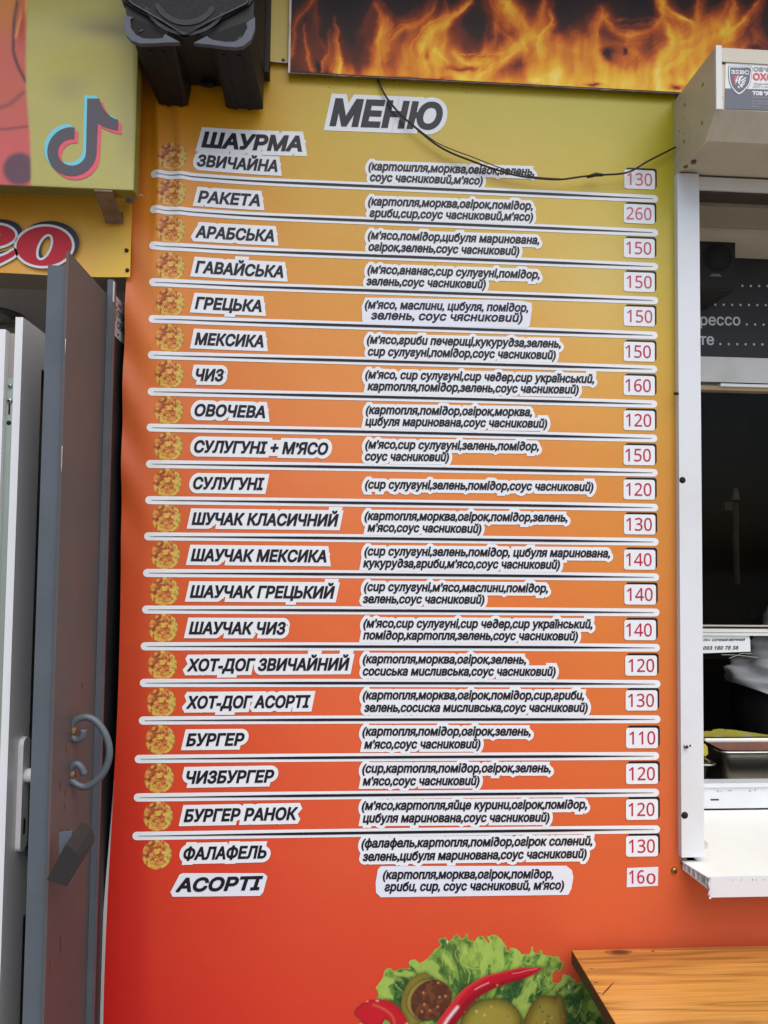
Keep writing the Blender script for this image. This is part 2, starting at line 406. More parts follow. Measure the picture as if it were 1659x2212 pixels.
NAMES = [('ЗВИЧАЙНА',427.5,599.9,365.8,373.8),('РАКЕТА',429.2,562.2,443.2,448.2),('АРАБСЬКА',423.8,592.5,518.2,524.2),('ГАВАЙСЬКА',423.2,612.5,593.2,601.5),
 ('ГРЕЦЬКА',422.2,565.8,669.8,675.5),('МЕКСИКА',421.5,569.8,746.5,751.5),('ЧИЗ',423.6,484.2,823.7,824.9),('ОВОЧЕВА',420.6,573.3,899.6,903.8),
 ('СУЛУГУНІ + М’ЯСО',419.7,709.2,978,983),('СУЛУГУНІ',417.6,571.8,1057,1059),('ШУЧАК КЛАСИЧНИЙ',414.6,731.7,1133.6,1137.2),('ШАУЧАК МЕКСИКА',412.8,705.3,1212,1214.6),
 ('ШАУЧАК ГРЕЦЬКИЙ',410.7,723.6,1290.8,1292.6),('ШАУЧАК ЧИЗ',408.6,617.7,1369.4,1370),('ХОТ-ДОГ ЗВИЧАЙНИЙ',404.9,755.4,1449.3,1447.1),('ХОТ-ДОГ АСОРТІ',403,670.9,1529.7,1527.5),
 ('БУРГЕР',402.4,529,1610.5,1609.2),('ЧИЗБУРГЕР',403,593,1691.6,1688.4),('БУРГЕР РАНОК',397.6,643.7,1773.9,1769),('ФАЛАФЕЛЬ',396.7,576.5,1855.9,1851.8)]
for body, xl, xr, yl, yr in NAMES:
    a = zpx(xl, yl); b = zpx(xr, yr)
    l = lay(body, a[0]+.0015, b[0]-.0015, a[1]+.001, b[1]+.001, .0232, .21)
    p = flat('item_name', plate_of(l, .0092), white_ink, banner, .0010)
    flat('lettering', ink_of(l, .00135), dark_ink, p, .0017)
for nm, body, xl, xr, yl, yr, h, r, bold in (('heading', 'МЕНЮ', 713, 955, 273, 282, .0535, .0100, .0036), ('subheading', 'ШАУРМА', 436.5, 653.2, 325, 330, .030, .0092, .0022)):
    a = zpx(xl, yl); b = zpx(xr, yr)
    l = lay(body, a[0]+.003, b[0]-.003, a[1]+.002, b[1]+.002, h, .2)
    p = flat(nm, plate_of(l, r+bold), white_ink, banner, .0008)
    flat('lettering', ink_of(l, bold), dark_ink, p, .0017)

DESC = [
 [('(картошпля,морква,огігок,зелень,',796.4,1151.8,369.2,381.3),('соус часниковий,м’ясо)',799.5,1041.3,393,400.8)],
 [('(картопля,морква,огірок,помідор,',795.6,1148.7,445,455),('гриби,сир,соус часниковий,м’ясо)',798.6,1149.6,470.2,478.8)],
 [('(м’ясо,помідор,цибуля маринована,',795.1,1162.6,517.8,528.7),('огірок,зелень,соус часниковий)',796.4,1120,543,552.5)],
 [('(м’ясо,ананас,сир сулугуні,помідор,',794.3,1163.5,591.5,603.2),('зелень,соус часниковий)',792,1047.8,617,624)],
 [('(м’ясо, маслини, цибуля, помідор,',788.6,1138.8,667.3,674.7),('зелень, соус чясниковий)',802,1127,690.7,696.4)],
 [('(м’ясо,гриби печериці,кукурудза,зелень,',793,1209,742.7,751.8),('сир сулугуні,помідор,соус часниковий)',795,1198.6,768.7,776.5)],
 [('(м’ясо, сир сулугуні,сир чедер,сир український,',789.5,1281,818,828),('картопля,помідор,зелень,соус часниковий)',794.4,1248,843.4,850.8)],
 [('(картопля,помідор,огірок,морква,',790.7,1147,894.4,899.2),('цибуля маринована,соус часниковий)',789.6,1180,919.3,924.1)],
 [('(м’ясо,сир сулугуні,зелень,помідор,',789.6,1161.8,968.8,973.2),('соус часниковий)',788.9,968.5,994.5,996.3)],
 [('(сир сулугуні,зелень,помідор,соус часниковий)',788.9,1279.5,1055,1060.5)],
 [('(картопля,морква,огірок,помідор,зелень,',788.1,1223.4,1122.8,1126.5),('м’ясо,соус часниковий)',794.4,1038.2,1147.8,1150.7)],
 [('(сир сулугуні,зелень,помідор, цибуля маринована,',787.8,1315,1199,1203.5),('кукурудза,гриби,м’ясо,соус часниковий)',785.2,1207.6,1224.8,1228)],
 [('(сир сулугуні,м’ясо,маслини,помідор,',787,1181.2,1275.7,1279),('зелень,соус часниковий)',784.5,1044.8,1301.8,1303.2)],
 [('(м’ясо,сир сулугуні,сир чедер,сир український,',785.4,1277,1354.4,1356.4),('помідор,картопля,зелень,соус часниковий)',785,1246.2,1380,1382)],
 [('(картопля,морква,огірок,зелень,',784.2,1134.2,1431.2,1432.8),('сосиська мисливська,соус часниковий)',784.2,1198.2,1457.6,1458.4)],
 [('(картопля,морква,огірок,помідор,сир,гриби,',784.2,1259,1509.2,1509.6),('зелень,сосиска мисливська,соус часниковий)',787.4,1267.4,1536,1536)],
 [('(картопля,помідор,огірок,зелень,',783.4,1144.2,1587.2,1587.2),('м’ясо,соус часниковий)',787.4,1036.2,1615.2,1614.4)],
 [('(сир,картопля,помідор,огірок,зелень,',783,1187.4,1667.2,1666),('м’ясо,соус часниковий)',784.2,1034.2,1694.4,1693.6)],
 [('(м’ясо,картопля,яйце курини,огірок,помідор,',782.2,1265.4,1747.2,1744.4),('цибуля маринована,соус часниковий)',784.2,1185,1774.4,1772.4)],
 [('(фалафель,картопля,помідор,огірок солений,',781.4,1277,1828.4,1823.2),('зелень,цибуля маринована,соус часниковий)',784.2,1265,1857.2,1850.4)],
 [('(картопля,морква,огірок,помідор,',827.4,1193,1896,1894.4),('гриби, сир, соус часниковий, м’ясо)',831,1216.2,1922.4,1918.4)]]
paper = mat('sticker_paper', (222, 226, 236), .25, .03, 14, .15, 40, spec=.6)
for k, rows in enumerate(DESC):
    ls = []
    for body, xl, xr, yl, yr in rows:
        a = zpx(xl, yl); b = zpx(xr, yr)
        ls.append(lay(body, a[0], b[0], a[1], b[1], .0132, .2, ref=.546, ital=True))
    if k == 4:
        q = [zpx(*p) for p in ((783,704),(781,664),(789,644),(1125,651),(1147,656),(1148,668),(1143,705),(1137,711),(960,707))]
        p = flat('description_sticker', [np.array(q)[::-1]], paper, None, .0012)
        tag(p, 'glossy white paper sticker with handset olives and onion description stuck over the printed one', 'sticker')
    elif k == 20:
        q = [zpx(*p) for p in ((812,1926),(811,1905),(816,1876),(823,1869),(1222,1868),(1234,1878),(1237,1893),(1233,1917),(1226,1931),(822,1936)) ]
        p = flat('description_sticker', [np.array(q)[::-1]], paper, None, .0012)
        tag(p, 'rounded white description sticker below the last printed dish, naming potato and mushrooms', 'sticker')
    else:
        p = flat('item_description', sum([plate_of(l, .0078) for l in ls], []), white_ink, banner, .0010)
    flat('lettering', sum([ink_of(l, .00095) for l in ls], []), dark_ink, p, .0018)
q = np.array([zpx(*p) for p in ((369,1925),(389,1887),(396,1884),(570,1884),(578,1891),(569,1925),(562,1933),(374,1935))])
p = flat('dish_name_sticker', [q[::-1]], paper, None, .0012)
tag(p, 'white parallelogram sticker with wide black capitals under the lowest pizza picture', 'sticker')
a = zpx(380.2, 1923); b = zpx(568.6, 1918.3)
flat('lettering', ink_of(lay('АСОРТІ', a[0]+.002, b[0]-.002, a[1], b[1], .0245, .25), .0018), dark_ink, p, .0020)

# prices
PR = ['130','260','150','150','150','150','160','120','150','120','130','140','140','140','120','130','110','120','120','130']
PY = [390,464,538,611,685,761,834,909,984,1058,1133,1209,1284,1360.5,1437,1512,1593,1670,1747,1826]
PXL = [1345,1344,1344,1344,1344,1344,1344,1344,1344,1344,1345,1345,1346,1346,1348,1349,1350,1350,1350,1350]
for k, (t, cy, x0) in enumerate(zip(PR, PY, PXL)):
    c = zpx(x0+35, cy); w, h = .0345, .0213
    x_, z_ = c
    d = flat('price_panel', [rrect(x_-w+.004, x_+w+.0042, z_-h+.003, z_+h+.0046, .006)], dark_ink, banner, .0006)
    flat('price_field', [rrect(x_-w, x_+w, z_-h, z_+h, .0055)], white_ink, d, .0012)
    red = mat('price_red_%s' % 'faded old new'.split()[0 if k < 2 else 1 if k < 5 else 2], [(196, 92, 120), (186, 62, 92), (178, 24, 62)][0 if k < 2 else 1 if k < 5 else 2], .4, .05, 200)
    xo = rng.uniform(-.002, .002); t = sansnum(t)
    flat('lettering', ink_of(lay(t, x_-.0285+xo, x_+.0270+xo, z_-.013, z_-.013, .0262, 0, ref=.70), .0002), red, d, .0018)
c = zpx(1386, 1892)
p = flat('price_sticker', [np.array([(c[0]-.034, c[1]-.021), (c[0]+.033, c[1]-.019), (c[0]+.034, c[1]+.020), (c[0]-.033, c[1]+.0185)])], paper, None, .0010)
tag(p, 'small square white sticker with red number stuck below the last printed price box', 'sticker')
flat('lettering', ink_of(lay(sansnum('16'), c[0]-.0285, c[0]+.004, c[1]-.013, c[1]-.013, .026, 0, ref=.70), .0002)+ink_of(lay(sansnum('0'), c[0]+.009, c[0]+.0275, c[1]-.014, c[1]-.014, .020, 0, ref=.70), .0003), mat('price_red_new', (178, 24, 62)), p, .0018)

# pizza pictures
IC = [(373.8,343.8),(372.5,421.5),(370.8,500.5),(369.8,578.8),(368.8,655.5),(367.8,732),(366.6,809.6),(365.4,887.3),(364,965.3),(362,1043),(360.3,1119.8),(358.2,1198.7),(356,1277.3),(353.7,1356),(351.7,1436.3),(349.5,1517),(347,1597),(344.4,1680),(342.2,1761.8),(339.7,1844)]
pm = paintmat('pizza_print', .4, .4, 0)
nR, nA = 22, 56; base = []; RA = []
for i in range(nR+1):
    for j in range(nA):
        r = i/nR; a = 2*math.pi*j/nA; base.append((r*math.cos(a), r*math.sin(a)))
base = np.array(base); bx, bz = base[:, 0], base[:, 1]
rr_ = np.hypot(bx, bz)
c = np.tile(lin((220, 184, 80)), (len(base), 1))
c = mixc(c, lin((214, 146, 66)), ss(.42, .62, fbm(bx*3+4, bz*3+9))*.8)
c = mixc(c, lin((212, 196, 96)), ss(.3, .9, bx)*.7)
g2 = lambda x, z, sx, sz: np.exp(-((bx-x)/sx)**2-((bz-z)/sz)**2)
c = mixc(c, lin((206, 132, 66)), ss(.40, .62, fbm(bx*4+4, bz*4+9))*.9)
c = mixc(c, lin((206, 190, 92)), ss(.35, .9, bx+.3*(fbm(bx*5, bz*5)-.5))*.75)
nr = fbm(bx*6.5+1.3, bz*6.5+2.2, 3)
w_ = .20*g2(-.15, .62, .55, .34)+.14*g2(-.72, -.1, .3, .45)+.08*g2(.3, -.25, .4, .25)+.06*g2(.35, .3, .25, .3)
c = mixc(c, lin((166, 60, 46)), ss(.56, .66, nr+w_)*.9)
c = mixc(c, lin((120, 24, 22)), ss(.70, .80, fbm(bx*7+7, bz*7+3, 3)+.24*g2(-.25, .62, .4, .22)+.10*g2(-.74, -.2, .2, .2))*.9)
c = mixc(c, lin((110, 92, 40)), ss(.70, .78, fbm(bx*12+2, bz*12+8, 2)+.06*ss(.2, .8, bx))*.8)
pizza_ink = c; rad = .0292
Fp = [(i*nA+j, i*nA+(j+1) % nA, (i+1)*nA+(j+1) % nA, (i+1)*nA+j) for i in range(1, nR) for j in range(nA)]
Fp += [(0, nA+j, nA+(j+1) % nA) for j in range(nA)]
for q in IC:
    x_, z_ = zpx(*q)
    if z_ > 2.0: z_ -= .0035*(z_-2.0)/.4; x_ += .002*(z_-2)/.4
    o = pyd('pizza_picture', [onb(x_+rad*u, z_+rad*1.02*v, .0003) for u, v in base], Fp, pm, banner, smooth=True)
    ink(o.data, pizza_ink)
# curled hem of the banner: its white back shows at the lower left
V = []; Fc = []
for i in range(31):
    z = .2+.93*i/30; w = .0075*ss(1.13, .75, z); e = -.045+.004*math.sin(z*5.1+1)-.004*float(ss(1.3, .9, z))
    V += [(e-w-.0008, -.001, z), (e+.0012, YB-.0012-float(swell(e, z)), z)]
    if i: b = 2*i; Fc.append((b-2, b-1, b+1, b))
pyd('curled_hem', V, Fc, mat('vinyl_back', (224, 222, 220), .5, .03), banner)
x_, z_ = zpx(1454.5, 1878.5)
sc = cyl('wall_screw', (x_, YB, z_), (0, -.004, 0), .0068, mat('brass', (176, 140, 60), .35, .1, 40, metal=1.), banner, n=18, r2=.0055)
cyl('screw_head', (x_, YB-.0041, z_), (0, -.0012, 0), .0034, mat('dull_steel', (92, 86, 76), .5, .1, 60, metal=1.), sc, n=10)

# ------------------------------------------------------------------ flame sign above the banner
FY = -.019
fbl = UB(625.5, 161, FY); fbr = UB(1462, 196.5, FY)
fs = thing('flame_sign', 'black sign panel printed with orange and yellow flames above the menu banner', 'sign', (.7, FY, fbl[2]))
zF = (fbl[2]+fbr[2])/2; xF0, xF1 = fbl[0], 2.6; zF1 = 3.0
box('sign_body', xF0, xF1, FY, FY+.006, zF, zF1, mat('sign_core', (58, 44, 30), .6, .1), fs, .001)
gx = np.concatenate([np.arange(xF0+.002, 1.46, .0019), np.arange(1.46, xF1, .02)]); gz = np.concatenate([np.arange(zF+.002, zF+.25, .0019), np.arange(zF+.25, zF1-.01, .012)])
GXX, GZZ = np.meshgrid(gx, gz)
px, py = PX(np.stack([GXX, FY+0*GXX, GZZ], -1))
A4 = lambda *p: [(608.3+.33333*x, .33333*y) for x, y in p]
A5 = lambda *p: [(1106+.33333*x, .33333*y) for x, y in p]
TONG = [(A4((55,380),(75,260),(95,150),(200,0),(260,-150)),13,.56),(A4((185,465),(155,330),(150,170)),5,.62),(A4((255,485),(300,320),(305,190)),5,.58),
 (A4((385,480),(375,300),(352,120)),10,.72),(A4((300,400),(240,250),(225,60),(240,-100)),12,.34),(A4((615,490),(622,290),(650,120),(600,10)),17,.70),(A4((545,200),(570,60),(640,-30)),12,.34),
 (A4((690,340),(745,210),(860,160),(980,60),(1010,-40)),16,.60),(A4((900,330),(960,220),(1050,165),(1120,110),(1230,10)),16,.98),(A4((1040,330),(1070,150),(1075,-20)),11,.66),
 (A4((1010,330),(1050,400),(1120,470),(1220,522),(1340,532)),10,1.06),(A4((935,420),(985,380),(1000,470)),9,.78),(A4((1120,340),(1170,395),(1280,418),(1400,380),(1480,320),(1580,250)),17,.80),
 (A4((1320,500),(1420,410),(1530,310),(1640,230)),22,.98),(A4((1440,0),(1500,90),(1590,160),(1640,230)),15,.70),(A4((1310,350),(1316,240),(1330,160)),4,.34),(A4((1352,330),(1382,240),(1385,160)),5,.36),
 (A4((1400,170),(1460,220),(1520,280)),6,.45),
 (A5((70,320),(140,170),(200,20),(190,-60)),18,.60),(A5((155,350),(172,250),(240,150),(245,60)),8,.92),(A5((0,60),(60,110),(95,200),(80,330)),15,.7),
 (A5((190,270),(330,310),(470,350),(560,400)),16,.52),(A5((548,420),(556,200),(590,70)),13,.72),(A5((600,110),(690,215),(860,200),(980,110),(975,-60)),17,.62),
 (A5((560,300),(720,310),(860,370)),22,.5),(A5((760,540),(930,410),(1030,290),(1010,150),(960,-20)),18,.82),(A5((860,560),(1010,430),(1130,350),(1260,270),(1400,170),(1440,20)),26,1.04),
 (A5((980,10),(1080,100),(1175,175),(1170,250)),7,.9),(A5((1180,180),(1210,60),(1200,-60)),14,.6),(A5((1300,260),(1440,190),(1530,90),(1610,0)),16,.86),(A5((1250,270),(1330,150),(1400,0)),16,.56),
 (A5((1480,330),(1560,250),(1660,330)),22,.58),(A5((780,570),(860,490),(960,440)),7,1.02),(A5((470,560),(510,500)),5,1.05),(A5((215,510),(265,475)),4,1.0),(A5((900,560),(925,500)),6,1.05)]
wx = px+16*(fbm(px*.03+3, py*.045+1)-.5)+6*(fbm(px*.10, py*.11+9)-.5); wy = py+18*(fbm(px*.03+11, py*.03+5)-.5)
I = np.zeros_like(px)
hb = 196.5-(1462-px)*.0425                    # height of the sign's bottom edge in the photo
up_ = hb-wy
flm = 62+34*np.sin(px*.021+1)+28*(fbm(px*.02, px*0+2)-.5)*2+18*ss(1050, 1400, px)
I = np.maximum(I, (.56+.42*ss(760, 1250, px))*np.clip(1.15-up_/np.maximum(flm, 20), 0, 1)**.8*ss(700, 780, px+30*(fbm(py*.05, px*.05)-.5)))
I = np.maximum(I, .22*np.clip(1-up_/170, 0, 1)*(fbm(px*.02+5, py*.012)+.25))
for P, w_, a_ in TONG:
    P = np.array(catmull(P, 4)); d, t = dseg(wx, wy, P)
    ww = w_*(1.25-.85*t)
    sd_ = np.where(wx > np.interp(wy, *(lambda q: (q[:, 1], q[:, 0]))(P[np.argsort(P[:, 1])])), 1., -1.); asy = np.where(sd_*(1 if int(P[0, 0]) % 2 else -1) > 0, 2.1, .75)
    g = .50*np.exp(-(d/(ww*asy))**2)+.42*np.exp(-(d/(2.6*ww))**2)+.16*np.exp(-(d/(.35*ww))**2); streak = .74+.46*fbm(d*.10*asy+t*3+P[0, 0], t*2.5+P[0, 1]*.1, 2)
    v_ = g*a_*(1-.45*t**2)*streak; I = 1-(1-np.clip(I, 0, .98))*(1-np.clip(v_, 0, .95)*.72)*1.0; I = np.maximum(I, v_)
I = I*(.60+.52*fbm(wx*.04, wy*.013+20, 3))
I = I-.45*np.exp(-((wx-1160)/26)**2-((wy-132)/10)**2)*(0)
for cx, cy, sx, sy, am in ((690,148,5,12,.4),(925,122,6,14,.3),(1000,148,34,6,.35),(1308,118,12,12,.45),(1352,114,6,6,.5),(1462,188,16,6,.6),(1280,184,20,4,.45),(680,166,40,5,.5),(900,170,60,4,.45),(1150,188,30,4,.25)):
    I = I-am*np.exp(-((wx-cx)/sx)**2-((wy-cy)/sy)**2)
I = np.clip(I, 0, 1.15)
stops = [0, .16, .34, .52, .70, .86, 1.0, 1.15]
cols = lin([(22,17,20),(46,24,20),(112,44,20),(186,88,22),(214,140,34),(222,178,50),(230,206,110),(238,226,180)])
c = np.stack([np.interp(I, stops, cols[:, k]) for k in range(3)], -1)*(.79/.50)*.86
n1 = len(gx); V = np.stack([GXX, FY-.0006+0*GXX, GZZ], -1).reshape(-1, 3)
idx = np.arange(len(gx)*len(gz)).reshape(len(gz), n1)
Fc = np.stack([idx[:-1, :-1], idx[:-1, 1:], idx[1:, 1:], idx[1:, :-1]], -1).reshape(-1, 4)
o = pyd('flame_print', V, Fc, paintmat('flame_print', .5, .25, .05), fs, smooth=True); ink(o.data, c.reshape(-1, 3))
alu = mat('aluminium_edge', (170, 160, 148), .45, .1, 40, metal=.6, stain=(70, 60, 50), stain_scale=20, stain_amt=.7)
box('edge_trim', xF0-.003, xF0+.0014, FY-.0025, FY+.006, zF-.002, zF1, alu, fs, 0)
box('edge_trim', xF0+.0016, xF1, FY-.0012, FY+.004, zF-.0022, zF-.0002, mat('edge_trim_dark', (92, 74, 56), .5, .2, 60, stain=(190, 180, 165), stain_scale=30, stain_amt=.6), fs, 0)

# torn strip of older banner between loudspeaker and flame sign
p0 = UB(560, 140); p1 = UB(628, 143)
ob = prism('upper_banner', [(p0[0]-.03, YB-.0165, p0[2]+.001), (p1[0]+.02, YB-.006, p1[2]), (p1[0]+.02, YB-.006, 2.95), (p0[0]-.03, YB-.0165, 2.95)], (0, .0012, 0), mat('yellow_vinyl', (188, 164, 54), .4, .05, 6, .3, 12), None)
tag(ob, 'yellow vinyl strip overlapping the top of the menu banner beside the loudspeaker', 'banner')
tube('hem_cord', [(p0[0]-.03, YB-.018, p0[2]), ((p0[0]+p1[0])/2, YB-.012, (p0[2]+p1[2])/2-.0015), (p1[0]+.02, YB-.008, p1[2]-.001)], .0013, mat('white_edge', (206, 202, 196), .6), ob, n=6)
q = UB(612, 131, YB-.009); cyl('hem_screw', (q[0], q[1]+.002, q[2]), (0, -.004, 0), .0034, mat('dull_steel', (92, 86, 76)), ob, n=10)

# ------------------------------------------------------------------ light box with the music-note logo
LBY = -.115
lb = thing('light_box', 'olive yellow fabric light box with dark musical note logo hung over the doorway', 'light box', (-.3, LBY, 2.26))
pr_ = UB(289.5, 415, LBY); pl_ = UB(0, 397.5, LBY)
xr_ = pr_[0]; zb = (pr_[2]+pl_[2])/2; yb = -.082
box('box_body', -2.2, xr_, LBY+.001, yb, zb, 3.0, mat('fabric_side', (120, 116, 40), .6, .1, 10), lb, .004)
gx = np.concatenate([np.arange(-2.2, -.32, .04), np.arange(-.32, xr_-.001, .0024), [xr_-.001]]); gz = np.concatenate([np.arange(zb+.0015, 2.62, .0024), np.arange(2.62, 3.0, .03)])
GXX, GZZ = np.meshgrid(gx, gz); px, py = PX(np.stack([GXX, LBY+0*GXX, GZZ], -1))
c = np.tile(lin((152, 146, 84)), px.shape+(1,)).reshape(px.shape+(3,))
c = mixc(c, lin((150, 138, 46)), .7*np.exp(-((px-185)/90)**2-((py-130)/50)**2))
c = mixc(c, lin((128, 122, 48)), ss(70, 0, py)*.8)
c = mixc(c, lin((92, 86, 58)), .85*np.exp(-((px-235)/85)**2-((py-62-(px-235)*.10)/22)**2))  # soft shadow blotches painted into the face colour, here and just below
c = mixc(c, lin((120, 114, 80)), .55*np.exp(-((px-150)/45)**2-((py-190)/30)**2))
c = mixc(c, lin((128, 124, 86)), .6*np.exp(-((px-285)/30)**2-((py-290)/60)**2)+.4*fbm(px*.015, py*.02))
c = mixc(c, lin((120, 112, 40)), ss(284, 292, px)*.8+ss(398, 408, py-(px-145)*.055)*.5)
edge_x = 60-4*np.sin(py*.012)+3*ss(200, 300, py)
fl = ss(4, -4, px-edge_x)
f = np.tile(lin((176, 92, 78)), px.shape+(1,)).reshape(px.shape+(3,))
f = mixc(f, lin((172, 108, 44)), ss(110, 10, py))
f = mixc(f, lin((186, 88, 92)), ss(200, 330, py)*.8)
f = mixc(f, lin((150, 40, 44)), np.exp(-((px-46)/10)**2-((py-45)/50)**2)*.9)
def sline(P, w): d, t = dseg(px, py, catmull(P, 5)); return np.exp(-(d/w)**2)
f = mixc(f, lin((66, 44, 50)), sline([(42,-10),(32,30),(29,90),(30,115),(40,145),(56,176)], 3.6)*.95)
f = mixc(f, lin((120, 70, 74)), sline([(-10,235),(20,225),(50,200)], 5)*.8+sline([(-10,280),(20,278),(60,273)], 3.2)*.9)
f = mixc(f, lin((84, 66, 78)), ss(1.15, .8, np.hypot((px-42)/36, (py-365)/36))*.95)
f = f*.80; f = mixc(f, lin((190, 136, 70)), sline([(62,0),(44,40),(34,80)], 3)*.6)
c = c*(1-fl[..., None])+f*fl[..., None]
c = np.clip(c*(.79/.56), 0, .8)
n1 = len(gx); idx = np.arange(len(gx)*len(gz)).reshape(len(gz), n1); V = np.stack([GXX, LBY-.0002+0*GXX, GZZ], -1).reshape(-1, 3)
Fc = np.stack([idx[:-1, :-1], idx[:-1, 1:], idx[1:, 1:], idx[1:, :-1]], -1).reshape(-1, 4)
o = pyd('printed_face', V, Fc, paintmat('light_box_print_and_shade', .5, .35, .10), lb, smooth=True); ink(o.data, c.reshape(-1, 3))
def note():
    P = [(945,1068),(1075,1070),(1086,1105),(1110,1160),(1150,1218),(1200,1265),(1245,1290),(1280,1300),(1278,1416),(1225,1408),(1150,1385),(1095,1360),(1060,1338),(1047,1640)]
    P += [(780+267*math.cos(math.radians(a)), 1642+266*math.sin(math.radians(a))) for a in range(5, 271, 9)]
    P += [(811,1384),(806,1509)]
    P += [(780+150*math.cos(math.radians(a)), 1650+142*math.sin(math.radians(a))) for a in range(280, 175, -9)]
    P += [(780+150*math.cos(math.radians(a)), 1650+142*math.sin(math.radians(a))) for a in range(171, -1, -9)]
    P += [(932,1640)]
    return P
def onlb(x, z, lev): return (x, LBY-.0006-lev, z)
def polyw(P, y): return np.array([(lambda q: (q[0], q[2]))(UB(a, b, y)) for a, b in P])
def ccw(P): return P if np.sum(P[:, 0]*np.roll(P[:, 1], -1)-np.roll(P[:, 0], -1)*P[:, 1]) > 0 else P[::-1]
for dx, dy, rgb, lev, nm in ((-34, -35, (104, 186, 198), .0003, 'logo_shadow'), (37, 38, (206, 82, 96), .0006, 'logo_shadow'), (0, 0, (74, 70, 80), .0009, 'logo_note')):
    P = ccw(polyw([(.2*(x+dx), .2*(y+dy)) for x, y in note()], LBY))
    flat(nm, [P], mat('logo_%d' % (rgb[0]), np.clip(np.array(rgb)*1.05, 0, 255), .5, .03), lb, lev, onlb)
# rusty bracket carrying the light box
rust = mat('rusty_steel', (128, 104, 82), .75, .2, 60, .4, 300, stain=(96, 58, 38), stain_scale=40, stain_amt=.8)
b0 = UB(204, 410, LBY); bq = UB(273, 440, -.004)
zt = zb-.001
prism('bracket', [(b0[0], LBY-.002, zt), (b0[0]+.034, LBY-.002, zt), (bq[0], -.022, zt-.022), (bq[0]-.036, -.022, zt-.022)], (0, 0, -.0035), rust, lb)
box('bracket_foot', bq[0]-.036, bq[0], -.0265, -.0235, zt-.028, zt-.004, rust, lb, 0)
cyl('bracket_hole', (bq[0]-.011, -.0266, zt-.012), (0, -.0004, 0), .0042, dark_gap, lb, n=10)
tq = UB(280.5, 432, -.028)
box('fixing_tab', tq[0]-.008, tq[0]+.009, -.0305, -.0285, tq[2]-.008, tq[2]+.008, mat('zinc', (160, 160, 160), .4, .1, 60, metal=.7), lb, .0008)
cyl('tab_hole', (tq[0]+.001, -.0306, tq[2]), (0, -.0005, 0), .003, rust, lb, n=8)
tube('wire_end', [(xr_+.001, yb-.01, zb+.004), (xr_+.006, yb-.014, zb+.001), (xr_+.013, yb-.012, zb+.001)], .0009, mat('zinc', (160, 160, 160)), lb, n=5)

# ------------------------------------------------------------------ name banner over the doorway
nb_y = -.013
br = UB(282, 599, nb_y); bl = UB(0, 592, nb_y)
nbx1 = br[0]; nbz0 = br[2]
gx = np.linspace(-2.3, nbx1, 70); gz = np.linspace(nbz0-.001, 2.9, 40)
GXX, GZZ = np.meshgrid(gx, gz); px, py = PX(np.stack([GXX, nb_y+0*GXX, GZZ], -1))
t = ss(420, 600, py); c = lin((206, 156, 52))*(1-t[..., None])+lin((214, 164, 78))*t[..., None]
c = mixc(c, lin((208, 140, 44)), ss(120, 0, px)*.6); c = mixc(c, lin((212, 180, 62)), ss(150, 260, px)*.6*ss(450, 560, py))
yy = nb_y-.0035*np.sin(GXX*19+1.2)*ss(2.35, 2.16, GZZ)-.0025*np.exp(-((GXX-nbx1)/.03)**2)
idx = np.arange(70*40).reshape(40, 70); V = np.stack([GXX, yy, GZZ], -1).reshape(-1, 3)
Fc = np.stack([idx[:-1, :-1], idx[:-1, 1:], idx[1:, 1:], idx[1:, :-1]], -1).reshape(-1, 4)
nbn = pyd('name_banner', V, Fc, vinyl, smooth=True); ink(nbn.data, c.reshape(-1, 3)*(.79/.62))
tag(nbn, 'amber banner with fat red italic letters outlined in white over the doorway', 'banner')
def onn(x, z, lev): return (x, nb_y-.006-lev, z)
Z2 = lambda *p: [(.2*x, 165.9+.2*y) for x, y in p]
def ell(cx, cy, rx, ry, sl, n=44): return [(cx+rx*math.cos(a)-sl*ry*math.sin(a), cy+ry*math.sin(a)) for a in np.linspace(0, 2*math.pi, n, endpoint=False)]
def w2(P): return ccw(polyw(P, nb_y-.006))
oo = Z2(*ell(480, 1832, 300, 212, .06)); oi = Z2(*ell(484, 1842, 82, 142, .30))
ee = Z2(*catmull([(-420,1700),(-300,1640),(-120,1600),(40,1610),(130,1650),(165,1700),(150,1760),(60,1815),(-80,1850),(-200,1870),(-190,1930),(-120,1960),(0,1945),(80,1915),(150,1875),(165,1925),(60,1990),(-80,2050),(-240,2055),(-360,1990),(-430,1850),(-420,1700)], 3)[:-1])
ei = Z2(*catmull([(-190,1800),(-150,1720),(-70,1670),(0,1690),(-10,1740),(-90,1785),(-190,1800)], 3)[:-1])
sh = lambda P, dx, dy: [(x+dx*.2, y+dy*.2) for x, y in P]
navy = mat('navy_print', (44, 42, 58), .4, .04)
redm = mat('red_print', (196, 32, 48), .4, .05, 6, spec=.4)
big = lambda P, r: offset(w2(P), r)
for nm, o_, i_ in (('letter_o', oo, oi), ('letter_e', ee, ei)):
    s_ = flat(nm, [big(sh(o_, 48, -36), .005), big(sh(i_, 48, -36), -.0005)[::-1]], navy, nbn, .0004, onn)
    flat('letter_outline', [big(o_, .0052), big(i_, -.0048)[::-1]], white_ink, s_, .0009, onn)
    flat('letter_fill', [w2(o_), w2(i_)[::-1]], redm, s_, .0014, onn)
screwm = mat('dark_screw', (58, 48, 40), .4, .1, 60, metal=.8)
for q in ((273, 540), (274.5, 583)):
    p = UB(*q, nb_y-.006); s_ = cyl('fixing_screw', (p[0], p[1]+.004, p[2]), (0, -.0045, 0), .0046, screwm, nbn, n=14, r2=.0036)

